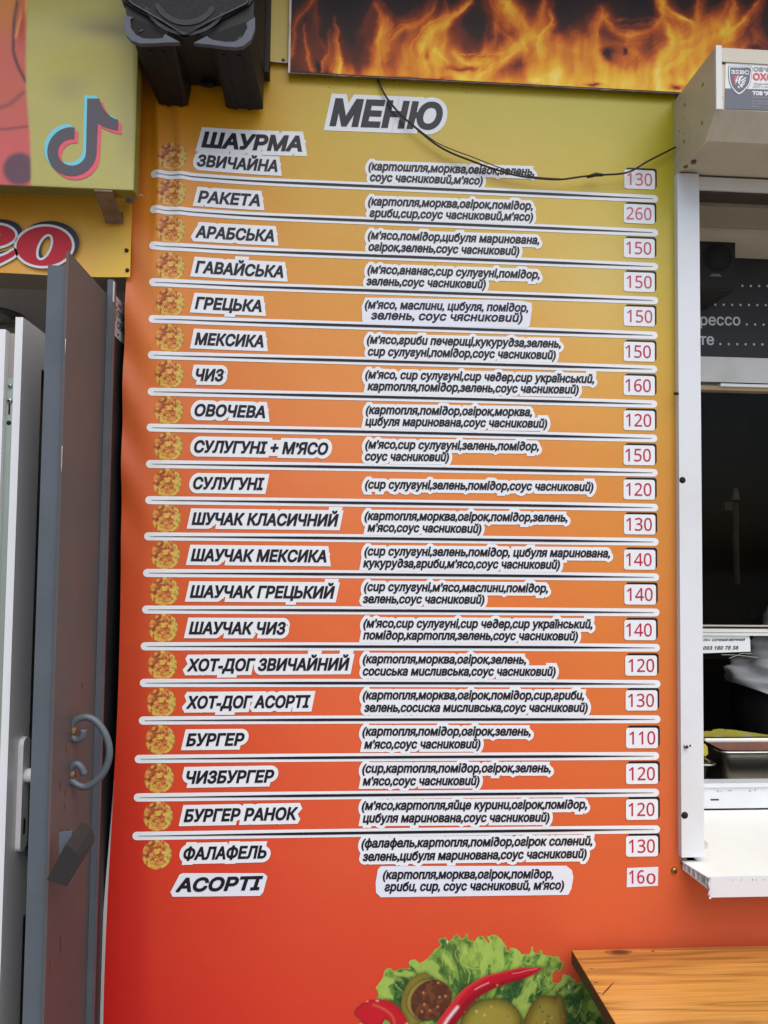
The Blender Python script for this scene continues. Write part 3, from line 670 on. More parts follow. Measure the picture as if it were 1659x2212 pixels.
# ------------------------------------------------------------------ loudspeaker on the wall
sp = thing('loudspeaker', 'black portable loudspeaker with two moulded feet fixed high on the wall', 'loudspeaker', (.1, -.19, 2.51))
Zs = lambda x, y: (221.2+.25*x, .25*y)
def fr(P, y): return [UB(*Zs(*p), y) for p in P]
SF = -.20
st = [ # y, left, right, foot outer/inner l, inner/outer r, foot z, mid z, shoulder z
 (SF+.004, -.014, .224, .0, .075, .145, .212, 2.552, 2.552, 2.585),
 (-.175, -.015, .226, .0, .076, .146, .214, 2.546, 2.552, 2.580),
 (-.12, -.010, .230, .002, .074, .148, .220, 2.534, 2.556, 2.580),
 (-.06, .002, .232, .008, .073, .150, .226, 2.524, 2.560, 2.585),
 (-.022, .008, .232, .013, .073, .150, .228, 2.517, 2.563, 2.60)]
bm = bmesh.new(); rings = []
for y, xl, xr2, a, b, c_, d_, zf, zm, zsd in st:
    rings.append([bm.verts.new((x, y, z)) for x, z in ((xl, 2.95), (xl, zsd+.02), (xl+.006, zsd), (a, zf+.002), (a+.008, zf), (b-.006, zf), (b, zf+.003), (b+.006, zm), (c_-.006, zm), (c_, zf+.003), (c_+.006, zf), (d_-.008, zf), (d_, zf+.002), (xr2-.004, zsd-.02), (xr2, zsd), (xr2, 2.95))])
n = len(rings[0])
for r0, r1 in zip(rings, rings[1:]):
    for i in range(n): bm.faces.new((r0[i], r0[(i+1) % n], r1[(i+1) % n], r1[i]))
bm.faces.new(rings[0]); bm.faces.new(rings[-1][::-1])
bmo('cabinet', bm, black_plastic, sp, bevel=.002)
for x0, x1 in ((.022, .030), (.046, .054), (.160, .168), (.190, .198)):
    prism('foot_ridge', [(x0, -.16, 2.556), (x1, -.16, 2.556), (x1, -.16, 2.541), (x0, -.16, 2.541)], (.008 if x0 < .1 else .006, .138, -.0265), black_plastic, sp, .001)
cyl('bass_port', (.118, -.045, 2.5595), (0, .006, -.004), .016, dark_gap, sp, n=18)
q = UB(546, 165, -.05); box('side_slot', .2305, .2316, -.085, -.055, 2.575, 2.60, dark_gap, sp, 0)
box('rear_handle', .228, .24, -.045, -.012, 2.585, 2.95, black_plastic, sp, .003)
gr = mat('grille', (38, 38, 42), .5, .25, 300, .9, 900, metal=.3)
fp = fr([(150,-420),(165,0),(250,60),(480,190),(690,335),(730,335),(960,210),(1270,40),(1310,-20),(1330,-420)], SF)
prism('front_frame', fp, (0, .02, 0), black_plastic, sp, .002)
gp = fr([(175,-420),(190,-20),(260,40),(490,170),(700,300),(722,300),(950,180),(1240,40),(1262,10),(1300,-420)], SF-.003)
prism('grille', gp, (0, .003, 0), gr, sp, .001)
for s_ in (-1, 1):
    tube('grille_trim', [tuple(np.array(p)+(0, -.0035, 0)) for p in (fr([(190,-30),(262,42),(490,172),(705,308)], SF-.003) if s_ < 0 else fr([(715,308),(950,182),(1242,42),(1264,5)], SF-.003))], .0011, mat('trim_grey', (84, 92, 88), .4, .05), sp, n=6)
# driver behind the grille shows as shallow rings
cc = UB(*Zs(715, -60), SF-.0035)
for r_, w_ in ((.052, .010), (.075, .006)):
    bm = bmesh.new(); N = 40; V = []
    Vv = []; Ff = []
    for i in range(N+1):
        a = math.radians(205+130*i/N)
        for rr2 in (r_, r_+w_): Vv.append((cc[0]+rr2*math.cos(a), cc[1]-.001, cc[2]+rr2*math.sin(a)))
        if i: b_ = 2*i; Ff.append((b_-2, b_-1, b_+1, b_))
    bm.free(); pyd('driver_ring', Vv, Ff, mat('grille_light', (66, 66, 72), .45, .3, 400, .9, 900, metal=.4), sp)
cres = mat('slate_plastic', (72, 78, 92), .5, .06, 60, .2, 500)
for P, H in (([(190,130),(185,230),(205,300),(250,350),(330,376),(430,374),(560,366),(668,364),(540,292),(520,330),(440,336),(350,330),(290,300),(245,240),(240,170),(262,150)], [(262,150),(240,170),(245,240),(290,300),(350,330),(440,336),(520,330),(540,300),(430,230)]),
             ([(1318,145),(1318,250),(1285,340),(1220,395),(1150,408),(1050,400),(930,384),(788,370),(905,310),(925,330),(960,345),(1060,362),(1140,360),(1210,320),(1252,240),(1245,200)], [(915,310),(925,330),(960,345),(1060,362),(1140,360),(1210,320),(1252,240),(1240,190),(1100,240)])):
    c_ = prism('port_surround', fr(P, SF-.001), (0, .01, 0), cres, sp)
    prism('port_hollow', fr(H, SF+.002), (0, .004, 0), dark_gap, sp)
    m_ = fr([H[3] if P[0][0] < 700 else H[4]], SF+.001)[0]
    tube('port_rib', [m_+np.array((.004, -.001, .004)), m_+np.array((.013, -.001, .010))], .0009, mat('trim_grey', (84, 92, 88)), c_, n=5)

# ------------------------------------------------------------------ sagging cable
CB = [(812,150),(818,176),(836,212),(865,247),(893,272),(937.6,309),(975.6,330.6),(1020,348),(1064,364),(1115,378.7),(1159,385),(1210,387.6),(1260.6,381),(1298.6,378),(1355.6,372.4),(1400,348),(1459,318)]
pts = [UB(x, y, -.010-.010*ss(1, 4, i)-.004*ss(8, 14, i)+.008*ss(14, 16, i)) for i, (x, y) in enumerate(CB)]
rub = mat('cable_rubber', (24, 20, 18), .5, .1)
cb = tube('sagging_cable', catmull(pts, 5), .0021, rub, None, n=8)
tag(cb, 'thin black cable sagging across the menu heading from flame sign to shutter box', 'cable')
tube('second_strand', catmull([p+np.array((0, -.001, dz)) for p, dz in zip(pts[4:12], (.001, .004, .0075, .0085, .007, .0045, .002, .001))], 5), .0011, rub, cb, n=6)
tube('tape_joint', [pts[12]+np.array((.008, 0, -.001)), pts[13]+np.array((-.012, 0, .0005)), pts[13]+np.array((.004, 0, 0))], [.003, .0044, .0028], rub, cb, n=8)

# ------------------------------------------------------------------ food picture printed at the foot of the banner
Q8 = lambda *p: [(763.1+.2067*x, 2012.9+.2067*y) for x, y in p]
QR = lambda *p: [(1106+.15333*x, 2012.9+.15333*y) for x, y in p]
LET = Q8((235,565),(285,500),(300,470),(320,385),(365,362),(450,400),(480,378),(530,362),(580,372),(572,312),(610,285),(640,276),(700,318),(722,292),(790,262),(835,190),(912,130),(880,78),(960,46),(985,82),(1010,80),(1050,30),(1085,4),(1122,60),(1158,62),(1172,0),(1192,4),(1200,72),(1270,88),(1290,42),(1340,30),(1380,70),(1412,112),(1408,80),(1388,34),(1480,15),(1550,70),(1585,120),(1600,180),(1650,150))+QR((0,205),(60,220),(150,300),(245,292),(258,195),(285,185),(292,262),(380,292),(388,228),(418,250),(420,295),(560,328),(650,335),(662,382),(712,402),(704,490),(662,552),(622,515),(566,572),(562,690),(622,716),(682,680),(698,592),(725,578),(800,606),(840,632),(895,668),(842,722),(900,702),(960,682),(1010,690),(1040,740),(1180,1000),(1300,1250),(1340,1420))+[(1318,2270),(1290,2325),(1230,2352),(1150,2378),(1020,2390),(900,2376),(820,2350),(772,2312),(756,2265),(765,2215)]+Q8((62,945),(180,820),(230,690),(260,660),(250,600))
gx = np.arange(UB(752, 2100)[0], UB(1330, 2100)[0], .00115); gz = np.arange(UB(900, 2395)[2], UB(900, 2005)[2], .00115)
GXX, GZZ = np.meshgrid(gx, gz); px, py = PX(np.stack([GXX, 0*GXX, GZZ], -1))
wob = 5*(fbm(px*.14, py*.14)-.5); wob2 = 5*(fbm(px*.14+40, py*.14+9)-.5)
ux, uy = px+wob, py+wob2
mL = inpoly(ux, uy, LET); dE, _ = dseg(ux, uy, LET, True)
n1_ = fbm(px*.05+2, py*.035+7, 5); n2_ = fbm(px*.13+5, py*.10+1, 4)
c = np.tile(lin((96, 140, 52)), px.shape+(1,)).reshape(px.shape+(3,))
c = mixc(c, lin((34, 88, 36)), ss(.42, .60, n1_)*.95)
c = mixc(c, lin((150, 182, 78)), ss(.48, .68, n2_)*.8)
c = mixc(c, lin((150, 176, 74)), .75*np.exp(-((px-1000)/46)**2-((py-2072)/40)**2)+.55*np.exp(-((px-1190)/34)**2-((py-2092)/30)**2))
c = mixc(c, lin((24, 66, 32)), .85*np.exp(-((px-1115)/30)**2-((py-2135)/34)**2)+.8*np.exp(-((px-945)/26)**2-((py-2095)/14)**2)+.75*np.exp(-((px-865)/24)**2-((py-2110)/28)**2)+.7*np.exp(-((px-1240)/30)**2-((py-2165)/34)**2)*n2_*1.6+.6*np.exp(-((px-990)/40)**2-((py-2132)/14)**2))
ang_ = np.arctan2(py-2230, px-1020); rad_ = np.hypot(px-1020, py-2230)
pl_n = fbm(ang_*9+3+.012*rad_, rad_*.018+4, 4)
c = mixc(c, lin((26, 74, 32)), ss(.53, .66, pl_n)*.75); c = mixc(c, lin((168, 194, 88)), ss(.46, .34, pl_n)*.75*ss(60, 130, rad_))
for P in (Q8((1005,540),(1010,360),(1015,180)),Q8((1200,520),(1210,440),(1180,360),(1110,310),(1065,220),(1100,150)),Q8((1180,360),(1300,380),(1340,340),(1360,220)),Q8((1110,310),(1190,120)),Q8((1020,530),(1060,430)),Q8((1320,340),(1390,250)),Q8((930,330),(940,200)),Q8((340,560),(430,480),(440,400)),Q8((440,540),(520,620)),
          QR((90,540),(70,440),(40,260)),QR((360,840),(400,800),(500,750),(520,640)),QR((390,780),(370,660),(350,590)),QR((280,480),(270,430),(130,420)),QR((450,580),(500,660)),QR((620,830),(640,770),(560,740)),QR((950,1060),(980,940)),QR((930,1080),(990,1150),(980,1230)),QR((880,1190),(950,1090))):
    d, t = dseg(ux, uy, catmull(P, 3)); c = mixc(c, lin((176, 196, 104)), np.exp(-(d/1.0)**2)*(.85-.3*t))
cell = fbm(px*.25, py*.25, 2); c = mixc(c, lin((168, 192, 96)), ss(.03, .0, np.abs(cell-.5))*.30)
c = mixc(c, lin((158, 184, 84)), np.exp(-(dE/2.6)**2)*.8)
mask = mL.copy()
def lay_poly(P, base, shade=None):
    global c, mask
    m_ = inpoly(px, py, P); d, _ = dseg(px, py, P, True); a = ss(-.3, .9, np.where(m_, d, -d))
    col = np.tile(lin(base), px.shape+(1,)).reshape(px.shape+(3,))
    if shade: col = shade(col, d)
    # dark seam where it lies on the leaves
    c = np.where(((~m_) & (d < 7))[..., None], c*(1-.55*np.exp(-d/3.2))[..., None], c)
    c = c*(1-a[..., None])+col*a[..., None]; mask |= m_
def olive(col, d):
    col = mixc(col, lin((92, 78, 26)), np.exp(-d/7.)*.9); col = mixc(col, lin((178, 166, 74)), ss(14, 34, d)*.6)
    return mixc(col, lin((120, 104, 40)), ss(.5, .7, n2_)*.5)
lay_poly(Q8((490,800),(500,690),(540,560),(600,470),(690,420),(760,410),(830,460),(850,600),(760,900),(640,980),(640,1290),(540,1290)), (140, 130, 50), olive)
def brown(col, d):
    col = mixc(col, lin((120, 70, 38)), ss(.45, .65, n2_)*.7); col = mixc(col, lin((52, 26, 16)), np.exp(-d/4.)*.5)
    for q in Q8((730,625),(800,810),(900,670),(960,660),(715,820),(880,770),(740,745),(885,520)):
        col = mixc(col, lin((206, 130, 88)), np.exp(-((px-q[0])**2+(py-q[1])**2)/6.))
    return col
rot_ = lambda cx, cy, rx, ry, an, n=40: [(cx+rx*math.cos(t)*math.cos(an)-ry*math.sin(t)*math.sin(an), cy+rx*math.cos(t)*math.sin(an)+ry*math.sin(t)*math.cos(an)) for t in np.linspace(0, 2*math.pi, n, endpoint=False)]
lay_poly(Q8(*rot_(760, 690, 225, 185, -.9)), (176, 156, 78), lambda col, d: mixc(col, lin((120, 92, 40)), np.exp(-d/3.)))
lay_poly(Q8(*rot_(812, 702, 232, 198, -.75)), (84, 46, 26), brown)
def tom(col, d):
    col = mixc(col, lin((150, 14, 24)), np.exp(-d/6.)*.6)
    s_, _ = dseg(px, py, catmull(Q8((210,750),(310,790),(400,860),(430,940)), 4)); col = mixc(col, lin((206, 110, 70)), np.exp(-(s_/2.6)**2)*.6)
    return mixc(col, lin((230, 190, 190)), sum(np.exp(-((px-q[0])**2/10.+(py-q[1])**2/4.)) for q in Q8((140,710),(250,708),(560,945)))*.8)
lay_poly(Q8((0,815),(40,770),(95,725),(170,695),(260,686),(360,702),(460,760),(530,850),(572,940),(585,1060),(560,1180),(480,1270),(380,1290),(270,1240),(190,1120),(140,1000),(60,905),(8,860)), (194, 22, 38), tom)
lay_poly(Q8((290,963),(330,900),(380,930),(400,990),(380,1290),(250,1290)), (116, 160, 70))
def pick(cx, cy):
    def f(col, d):
        col = mixc(col, lin((74, 56, 20)), np.exp(-d/8.)*.95); col = mixc(col, lin((160, 148, 60)), ss(10, 26, d)*.7)
        for k in range(16):
            a = rng.uniform(0, 6.28); r = rng.uniform(5, 48); q = (cx+r*math.cos(a), cy+r*.9*math.sin(a))
            col = mixc(col, lin([(196, 110, 60), (168, 34, 30), (60, 40, 20), (214, 190, 120)][k % 4]), np.exp(-((px-q[0])**2+(py-q[1])**2)/rng.uniform(2, 7)))
        return col
    return f
lay_poly(rot_(1060, 2212, 68, 58, -.25), (140, 130, 46), pick(1060, 2205))
lay_poly(QR((140,1320),(190,1150),(270,1000),(350,905),(450,872),(560,885),(600,912),(640,850),(700,890),(735,990),(768,1130),(772,1320),(760,1520),(680,1680),(520,1740),(340,1710),(200,1580),(140,1440)), (140, 124, 44), pick(1178, 2200))
CH = catmull(Q8((860,1230),(880,1060),(960,930),(1080,770),(1180,650),(1280,575),(1400,510),(1500,478))+QR((100,560),(200,545),(300,525),(385,505)), 6); CH = np.array(CH)
wd = np.interp(np.linspace(0, 1, len(CH)), [0, .25, .55, .8, .95, 1], [25, 27, 25, 17, 8, 4])
tn = np.gradient(CH, axis=0); tn /= np.linalg.norm(tn, axis=1)[:, None]; nn = np.stack([-tn[:, 1], tn[:, 0]], 1)
tip = [(CH[-1][0]+4*math.cos(a), CH[-1][1]+4*math.sin(a)) for a in (-.9, -.3, .3, .9)]
up2 = CH-nn*wd[:, None]*.55; dn2 = CH+nn*wd[:, None]*.8
def chili(col, d):
    s_, t = dseg(px, py, CH); sd = (py-np.interp(px, CH[:, 0], CH[:, 1]))
    col = mixc(col, lin((128, 6, 22)), ss(2, 14, sd)*.8); col = mixc(col, lin((222, 60, 60)), ss(-4, -12, sd)*.5)
    h, _ = dseg(px, py, Q8((1085,775),(1040,830),(985,900),(945,963))); col = mixc(col, lin((236, 214, 220)), np.exp(-(h/3.4)**2)*.95)
    h, _ = dseg(px, py, Q8((1270,590),(1330,555),(1410,520))); col = mixc(col, lin((226, 150, 160)), np.exp(-(h/1.5)**2)*.8)
    h, _ = dseg(px, py, QR((0,572),(90,560),(200,530),(340,505))); col = mixc(col, lin((224, 150, 160)), np.exp(-(h/1.0)**2)*.6)
    for q in Q8((1170,830),(1210,838),(1320,790),(1610,570),(1500,545),(1360,760)): col = mixc(col, lin((214, 150, 90)), np.exp(-((px-q[0])**2+(py-q[1])**2)/4.))
    return col
lay_poly([tuple(p) for p in up2]+tip+[tuple(p) for p in dn2[::-1]], (186, 14, 36), chili)
for q in QR((790,765),)+Q8((980,95),):
    c = mixc(c, lin((232, 238, 232)), np.exp(-((px-q[0])/1.6)**2-((py-q[1])/3.4)**2)*.95)
c = c*(.79/.78)*.95
n1 = len(gx); idx = np.arange(len(gx)*len(gz)).reshape(len(gz), n1)
Fq = np.stack([idx[:-1, :-1], idx[:-1, 1:], idx[1:, 1:], idx[1:, :-1]], -1).reshape(-1, 4)
Fq = Fq[mask.ravel()[Fq].sum(1) >= 3]; us = np.unique(Fq); rm = -np.ones(idx.size, int); rm[us] = np.arange(len(us))
V = np.stack([GXX, YB-.0008-swell(GXX, GZZ), GZZ], -1).reshape(-1, 3)[us]
o = pyd('food_picture', V, rm[Fq], paintmat('food_print', .4, .4, .05), banner, smooth=True); ink(o.data, c.reshape(-1, 3)[us])

# ------------------------------------------------------------------ roller shutter box
rb = thing('roller_shutter_box', 'cream painted roller shutter box with chamfered underside above the serving window', 'shutter box', (XP, -.1, 2.42))
prof = [(-.004, 2.592), (-.19, 2.592), (-.19, 2.467), (-.146, 2.424), (-.004, 2.424)]
inner = [(-.008, 2.588), (-.186, 2.588), (-.186, 2.469), (-.144, 2.428), (-.008, 2.428)]
prism('side_cap', [(XP, y, z) for y, z in prof], (.005, 0, 0), cream, rb, .0008)
prism('casing', [(XP+.0056, y, z) for y, z in inner], (2.0, 0, 0), cream, rb, .0015)
box('front_lip', XP+.012, XP+2.0, -.1895, -.1862, 2.5635, 2.5915, cream, rb, .0008)
box('seam', XP+.012, XP+2.0, -.1868, -.1861, 2.5605, 2.5633, mat('grime', (70, 60, 52), .8, .2, 50), rb, 0)
box('side_flange', XP-.0004, XP+.0115, -.1925, -.1862, 2.466, 2.594, upvc_dirty, rb, .0008)
riv = mat('rivet', (140, 132, 110), .45, .15, 60, metal=.5)
for zx, zy in ((722,665),(462,955),(708,1220),(454,1487)):
    p = U(1410.2+.15*zx, 83+.15*zy, 0, XP); cyl('rivet', (XP+.001, p[1], p[2]), (-.0018, 0, 0), .0042, riv, rb, n=12, r2=.0036)
for zx, zy in ((452,1150),(380,1340),(452,1375)):
    p = U(1410.2+.15*zx, 83+.15*zy, 0, XP); cyl('drill_hole', (XP+.001, p[1], p[2]), (-.0012, 0, 0), .0018, dark_gap, rb, n=8)
p = U(1410.2+.15*958, 83+.15*873, 1, -.187); cyl('bolt', (p[0], -.1862, p[2]), (0, -.006, 0), .0052, mat('dark_screw', (58, 48, 40)), rb, n=14, r2=.0042)
cyl('drip_hole', (p[0]-.002, -.1863, p[2]-.0095), (0, -.0008, 0), .0022, dark_gap, rb, n=8)
p = U(1410.2+.15*590, 83+.15*1765, 2, 2.4275); cyl('underside_bolt', (p[0], p[1], 2.4282), (0, 0, -.006), .005, rust, rb, n=8)
p = U(1410.2+.15*470, 83+.15*1820, 2, 2.4275); cyl('underside_bolt', (p[0], p[1], 2.4282), (0, 0, -.007), .0045, rust, rb, n=8)
# guard-firm sticker on the shutter box
SY = -.1868
ssx = lambda x, y: (lambda q: (q[0], q[2]))(UB(1410.2+.15*x, 83+.15*y, SY))
def ons(x, z, lev): return (x, SY-.0004-lev, z)
W3 = lambda P: ccw(np.array([ssx(*p) for p in P]))
stk = flat('security_sticker', [W3([(1045,352),(2400,385),(2400,1062),(1035,1012)])], mat('sticker_white', (222, 224, 226), .35, .02), None, 0, ons)
tag(stk, 'white and slate alarm company sticker with shield crest on the shutter box', 'sticker')
slate = mat('slate_print', (84, 90, 104), .4, .05); grey_p = mat('grey_print', (140, 142, 146), .4, .05); redp = mat('crest_red', (206, 70, 74), .4, .05)
flat('slate_band', [W3([(1040,722),(2400,756),(2400,1062),(1035,1012)])], slate, stk, .0003, ons)
SHD = catmull([(1088,398),(1250,402),(1422,405),(1418,520),(1405,640),(1350,730),(1240,820),(1150,750),(1100,650),(1082,520),(1088,398)], 3)[:-1]
def inset(P, k): P = np.array(P); m_ = np.array([1252, 580]); return [tuple(m_+(p-m_)*k) for p in P]
cr = flat('crest', [W3(SHD)], slate, stk, .0006, ons)
flat('crest_border', [W3(inset(SHD, .95))], white_ink, cr, .0009, ons)
flat('crest_field', [W3(inset(SHD, .86))], slate, cr, .0012, ons)
flat('crest_red', [W3([(1158,540),(1220,545),(1200,600),(1170,660),(1158,610)])], redp, cr, .0015, ons)
flat('crest_bolt', [W3([(1218,545),(1232,545),(1205,610),(1222,608),(1172,680),(1190,625),(1178,622)])], white_ink, cr, .0018, ons)
for P in ([(1225,600),(1240,560),(1280,545),(1300,560),(1262,580),(1250,640),(1236,680),(1222,650)], [(1262,610),(1335,560),(1336,580),(1272,630)], [(1270,640),(1332,600),(1332,618),(1276,660)], [(1278,668),(1325,640),(1318,660),(1282,690)], [(1245,690),(1268,650),(1288,700),(1278,722)], [(1208,700),(1236,690),(1246,728),(1232,726)]):
    flat('crest_figure', [W3(P)], white_ink, cr, .0015, ons)
def stext(nm, body, x0, x1, y0, y1, h, m_, par, lev, bold=.0004, sh_=0., ref=.72):
    a = ssx(x0, y0); b = ssx(x1, y1)
    flat(nm, ink_of(lay(body, a[0], b[0], a[1], b[1], h, sh_, ref=ref), bold), m_, par, lev, ons)
stext('lettering', 'ЗΞВС', 1122, 1376, 516, 526, .0072, white_ink, cr, .0016, .0004)
stext('lettering', 'ОБ’ЄКТ', 1450, 1830, 474, 486, .0078, grey_p, stk, .0006, .0006)
stext('lettering', 'ОХОРОНИ', 1444, 2130, 598, 618, .0128, redp, stk, .0006, .0010)
stext('lettering', 'Ліцензія МВС', 1440, 1800, 668, 678, .0038, grey_p, stk, .0006, .0001, .2)
stext('lettering', 'ДСО з охорони', 1436, 1800, 708, 718, .0038, grey_p, stk, .0006, .0001, .2)
stext('lettering', 'ТОВ "А', 1436, 1668, 816, 823, .0070, white_ink, stk, .0006, .0006)
stext('lettering', 'Пульт охорони', 1432, 1760, 862, 870, .0040, grey_p, stk, .0006, .0001)
for yy2 in (916, 952, 990): stext('lettering', 'вул. Велика Арна'if yy2 < 920 else 'м. Одеса, 65007' if yy2 < 960 else 'zevs.ua', 1430, 1700 if yy2 < 960 else 1520, yy2, yy2+8, .0036, grey_p, stk, .0006, .0001)

# ------------------------------------------------------------------ serving window
PYF = -.02
x1p = UB(1515, 1000, PYF)[0]; zpost = UB(1490, 1852, PYF)[2]
sw = thing('serving_window', 'white plastic serving window frame with lifted sash right of the menu banner', 'window', (XP+.3, .1, .95))
box('post', XP, x1p, PYF, .06, zpost, 2.4235, upvc, sw, .0015)
cyl('post_hole', (UB(1474.2, 1037, PYF)[0], PYF+.001, UB(1474.2, 1037, PYF)[2]), (0, -.0016, 0), .0068, dark_gap, sw, n=18)
cyl('post_hole', (UB(1479, 1761, PYF)[0], PYF+.001, UB(1479, 1761, PYF)[2]), (0, -.0016, 0), .0072, dark_gap, sw, n=18)
p = UB(1481, 1612.5, PYF); wz = cyl('washer', (p[0], PYF+.001, p[2]), (0, -.003, 0), .0056, mat('zinc', (160, 160, 160)), sw, n=14, r2=.0045)
cyl('nut', (p[0]+.0008, PYF-.002, p[2]), (0, -.004, 0), .0030, mat('dark_screw', (58, 48, 40)), sw, n=6)
cyl('post_hole', (p[0]+.0098, PYF+.001, p[2]+.0015), (0, -.0014, 0), .0022, dark_gap, sw, n=10)
p = UB(1461, 851, PYF); cyl('peg', (p[0]-.006, PYF-.003, p[2]), (.009, 0, 0), .0032, dark_gap, sw, n=8)
hz0 = UB(1540, 410, PYF+.012)[2]
box('head_rail', x1p+.0005, XP+2., PYF+.012, .05, hz0, 2.4235, upvc_dirty, sw, .0015)
box('head_gap_strip', x1p+.0005, XP+2., PYF+.018, .04, hz0-.006, hz0-.0004, mat('gap_brown', (62, 50, 40), .7, .2, 40), sw, 0)  # dark brown strip in the gap under the head rail
WY = .30
fx0, fx1 = XP+.06, XP+2.0
def zw(py_, y=WY, px_=1560): return UB(px_, py_, y)[2]
box('reveal', XP+.024, XP+.058, .062, WY+.06, .955, 2.395, upvc_dirty, sw, 0)
box('transom', fx0, fx1, WY-.004, WY+.05, zw(826), zw(772), upvc_dirty, sw, .0015)
box('lintel_board', fx0, fx1, .05, WY+.04, 2.386, 2.397, mat('lintel_paint', (150, 142, 124)), sw, .0005)
box('lintel_step', fx0, fx1, .16, WY+.04, 2.368, 2.3855, cream, sw, .001)
box('fascia_strip', fx0, fx1, WY-.003, WY+.05, zw(510)+.001, 2.3675, cream, sw, .001)
lx = UB(1553, 833, WY-.01)[0]
box('light_strip', lx, fx1, WY-.020, WY-.006, zw(836, WY-.01), zw(830, WY-.01), mat('strip_white', (235, 238, 238), .2, .02), sw, .001)
box('light_strip_base', fx0+.05, fx1, WY-.014, WY+.02, zw(845, WY), zw(836.5, WY), mat('strip_wood', (170, 150, 116), .6, .1), sw, .0005)
sy = WY-.012
box('sash_rail', fx0, fx1, sy-.010, sy+.012, zw(1372, sy), zw(1365, sy)-.0004, upvc_dirty, sw, .0008)
box('sash_rail', fx0, fx1, sy-.012, sy+.012, zw(1364.5, sy), zw(1358, sy), upvc_dirty, sw, .0008)
box('sash_gap', fx0, fx1, sy+.001, sy+.01, zw(1357.5, sy), zw(1353.5, sy), dark_gap, sw, 0)
box('sash_edge', fx0, fx1, sy-.002, sy+.008, zw(1353, sy), zw(1350, sy), mat('sash_alu', (210, 204, 190), .3, .05, metal=.4), sw, .0004)
gm = bpy.data.materials.new('dusty_glass'); gm.use_nodes = True; gn = gm.node_tree.nodes; gl = gm.node_tree.links
for n_ in list(gn): gn.remove(n_)
go = gn.new('ShaderNodeOutputMaterial'); tr = gn.new('ShaderNodeBsdfTransparent'); gs = gn.new('ShaderNodeBsdfGlossy'); mx1 = gn.new('ShaderNodeMixShader'); mx2 = gn.new('ShaderNodeMixShader'); df = gn.new('ShaderNodeBsdfDiffuse')
tr.inputs[0].default_value = (.86, .86, .84, 1); gs.inputs['Roughness'].default_value = .03; mx1.inputs[0].default_value = .006
df.inputs[0].default_value = (.5, .48, .44, 1)
gl.new(tr.outputs[0], mx1.inputs[1]); gl.new(gs.outputs[0], mx1.inputs[2])
tcg = gn.new('ShaderNodeTexCoord'); ng = gn.new('ShaderNodeTexNoise'); ng.inputs['Scale'].default_value = 60; ng.inputs['Detail'].default_value = 8; gl.new(tcg.outputs['Object'], ng.inputs['Vector'])
rg = gn.new('ShaderNodeValToRGB'); rg.color_ramp.elements[0].position = .66; rg.color_ramp.elements[1].position = .9; rg.color_ramp.elements[1].color = (.05,)*3+(1,)
gl.new(ng.outputs[0], rg.inputs[0]); gl.new(rg.outputs[0], mx2.inputs[0]); gl.new(mx1.outputs[0], mx2.inputs[1]); gl.new(df.outputs[0], mx2.inputs[2]); gl.new(mx2.outputs[0], go.inputs[0])
box('sash_glass', fx0, fx1, sy+.012, sy+.016, zw(1352, sy), zw(846, sy), gm, sw, 0)
box('hanging_glass', fx0, fx1, sy-.003, sy, zw(1424, sy), zw(1372.5, sy), gm, sw, 0)
box('sill_panel', fx0-.02, fx1, WY, WY+.02, .958, zw(1700, WY), upvc, sw, .0012)
box('sill_cap', fx0-.02, fx1, WY-.006, WY+.03, zw(1699.5, WY), zw(1690.5, WY), upvc, sw, .0015)
a = UB(1535, 1727.5, WY); b = UB(1552.5, 1727.5, WY)
bm = bmesh.new(); bmo('drain_slot', bm_box(a[0], b[0], WY-.0012, WY+.001, a[2]-.0016, a[2]+.0016, bm), dark_gap, sw)
for q in ((1548,1704,14),(1574,1703,10),(1620,1703,3),(1632,1702,3)):
    a = UB(q[0], q[1], WY-.0065); bm = bmesh.new()
    for k in range(9):
        x_ = a[0]+rng.uniform(0, q[2])*.0011; z_ = a[2]-.008+rng.uniform(-.002, .002); w_ = rng.uniform(.0006, .003)
        bm_box(x_, x_+w_, WY-.0008, WY+.0008, z_, z_+rng.uniform(.0003, .0009), bm)
    bmo('scuff_mark', bm, mat('scuff_grey', (142, 140, 136), .8, .3, 200), sw)

# counter shelf with open hollow end
cs = thing('counter_shelf', 'white hollow plastic counter shelf with chipped open end under the serving window', 'shelf', (XP+.4, 0, .92))
X1 = XP+.0105; zt_ = .954; yf = -.092; yk = WY-.001
prism('shelf_top', [(X1+.012, yf+.004, zt_), (X1-.004, PYF+.006, zt_), (X1-.004, -.006, zt_), (X1+.03, -.006, zt_), (X1+.03, yk, zt_), (XP+2., yk, zt_), (XP+2., yf+.004, zt_)], (0, 0, -.0022), mat('lit_top_upvc', (246, 246, 240), .3, .02, 6, .04, 200, stain=(226, 220, 206), stain_scale=4, stain_amt=.35), cs)  # top sheet coloured brighter to stand in for stronger light from above
prism('shelf_bottom', [(X1+.012, yf+.004, zt_-.022), (X1-.002, PYF+.006, zt_-.016), (X1-.002, -.006, zt_-.016), (XP+2., -.006, zt_-.016), (XP+2., yf+.004, zt_-.022)], (0, 0, -.002), upvc_dirty, cs)
bm = bmesh.new()
Pn = [(yf-.003, zt_+.0003), (yf+.006, zt_+.0003), (yf+.006, zt_-.003), (yf+.0005, zt_-.003), (yf+.0005, zt_-.034), (yf+.012, zt_-.036), (yf+.012, zt_-.038), (yf+.001, zt_-.0385), (yf-.003, zt_-.0365)]
nose = prism('front_nose', [(X1+.014, y, z) for y, z in Pn], (2., 0, 0), upvc, cs, .0006)
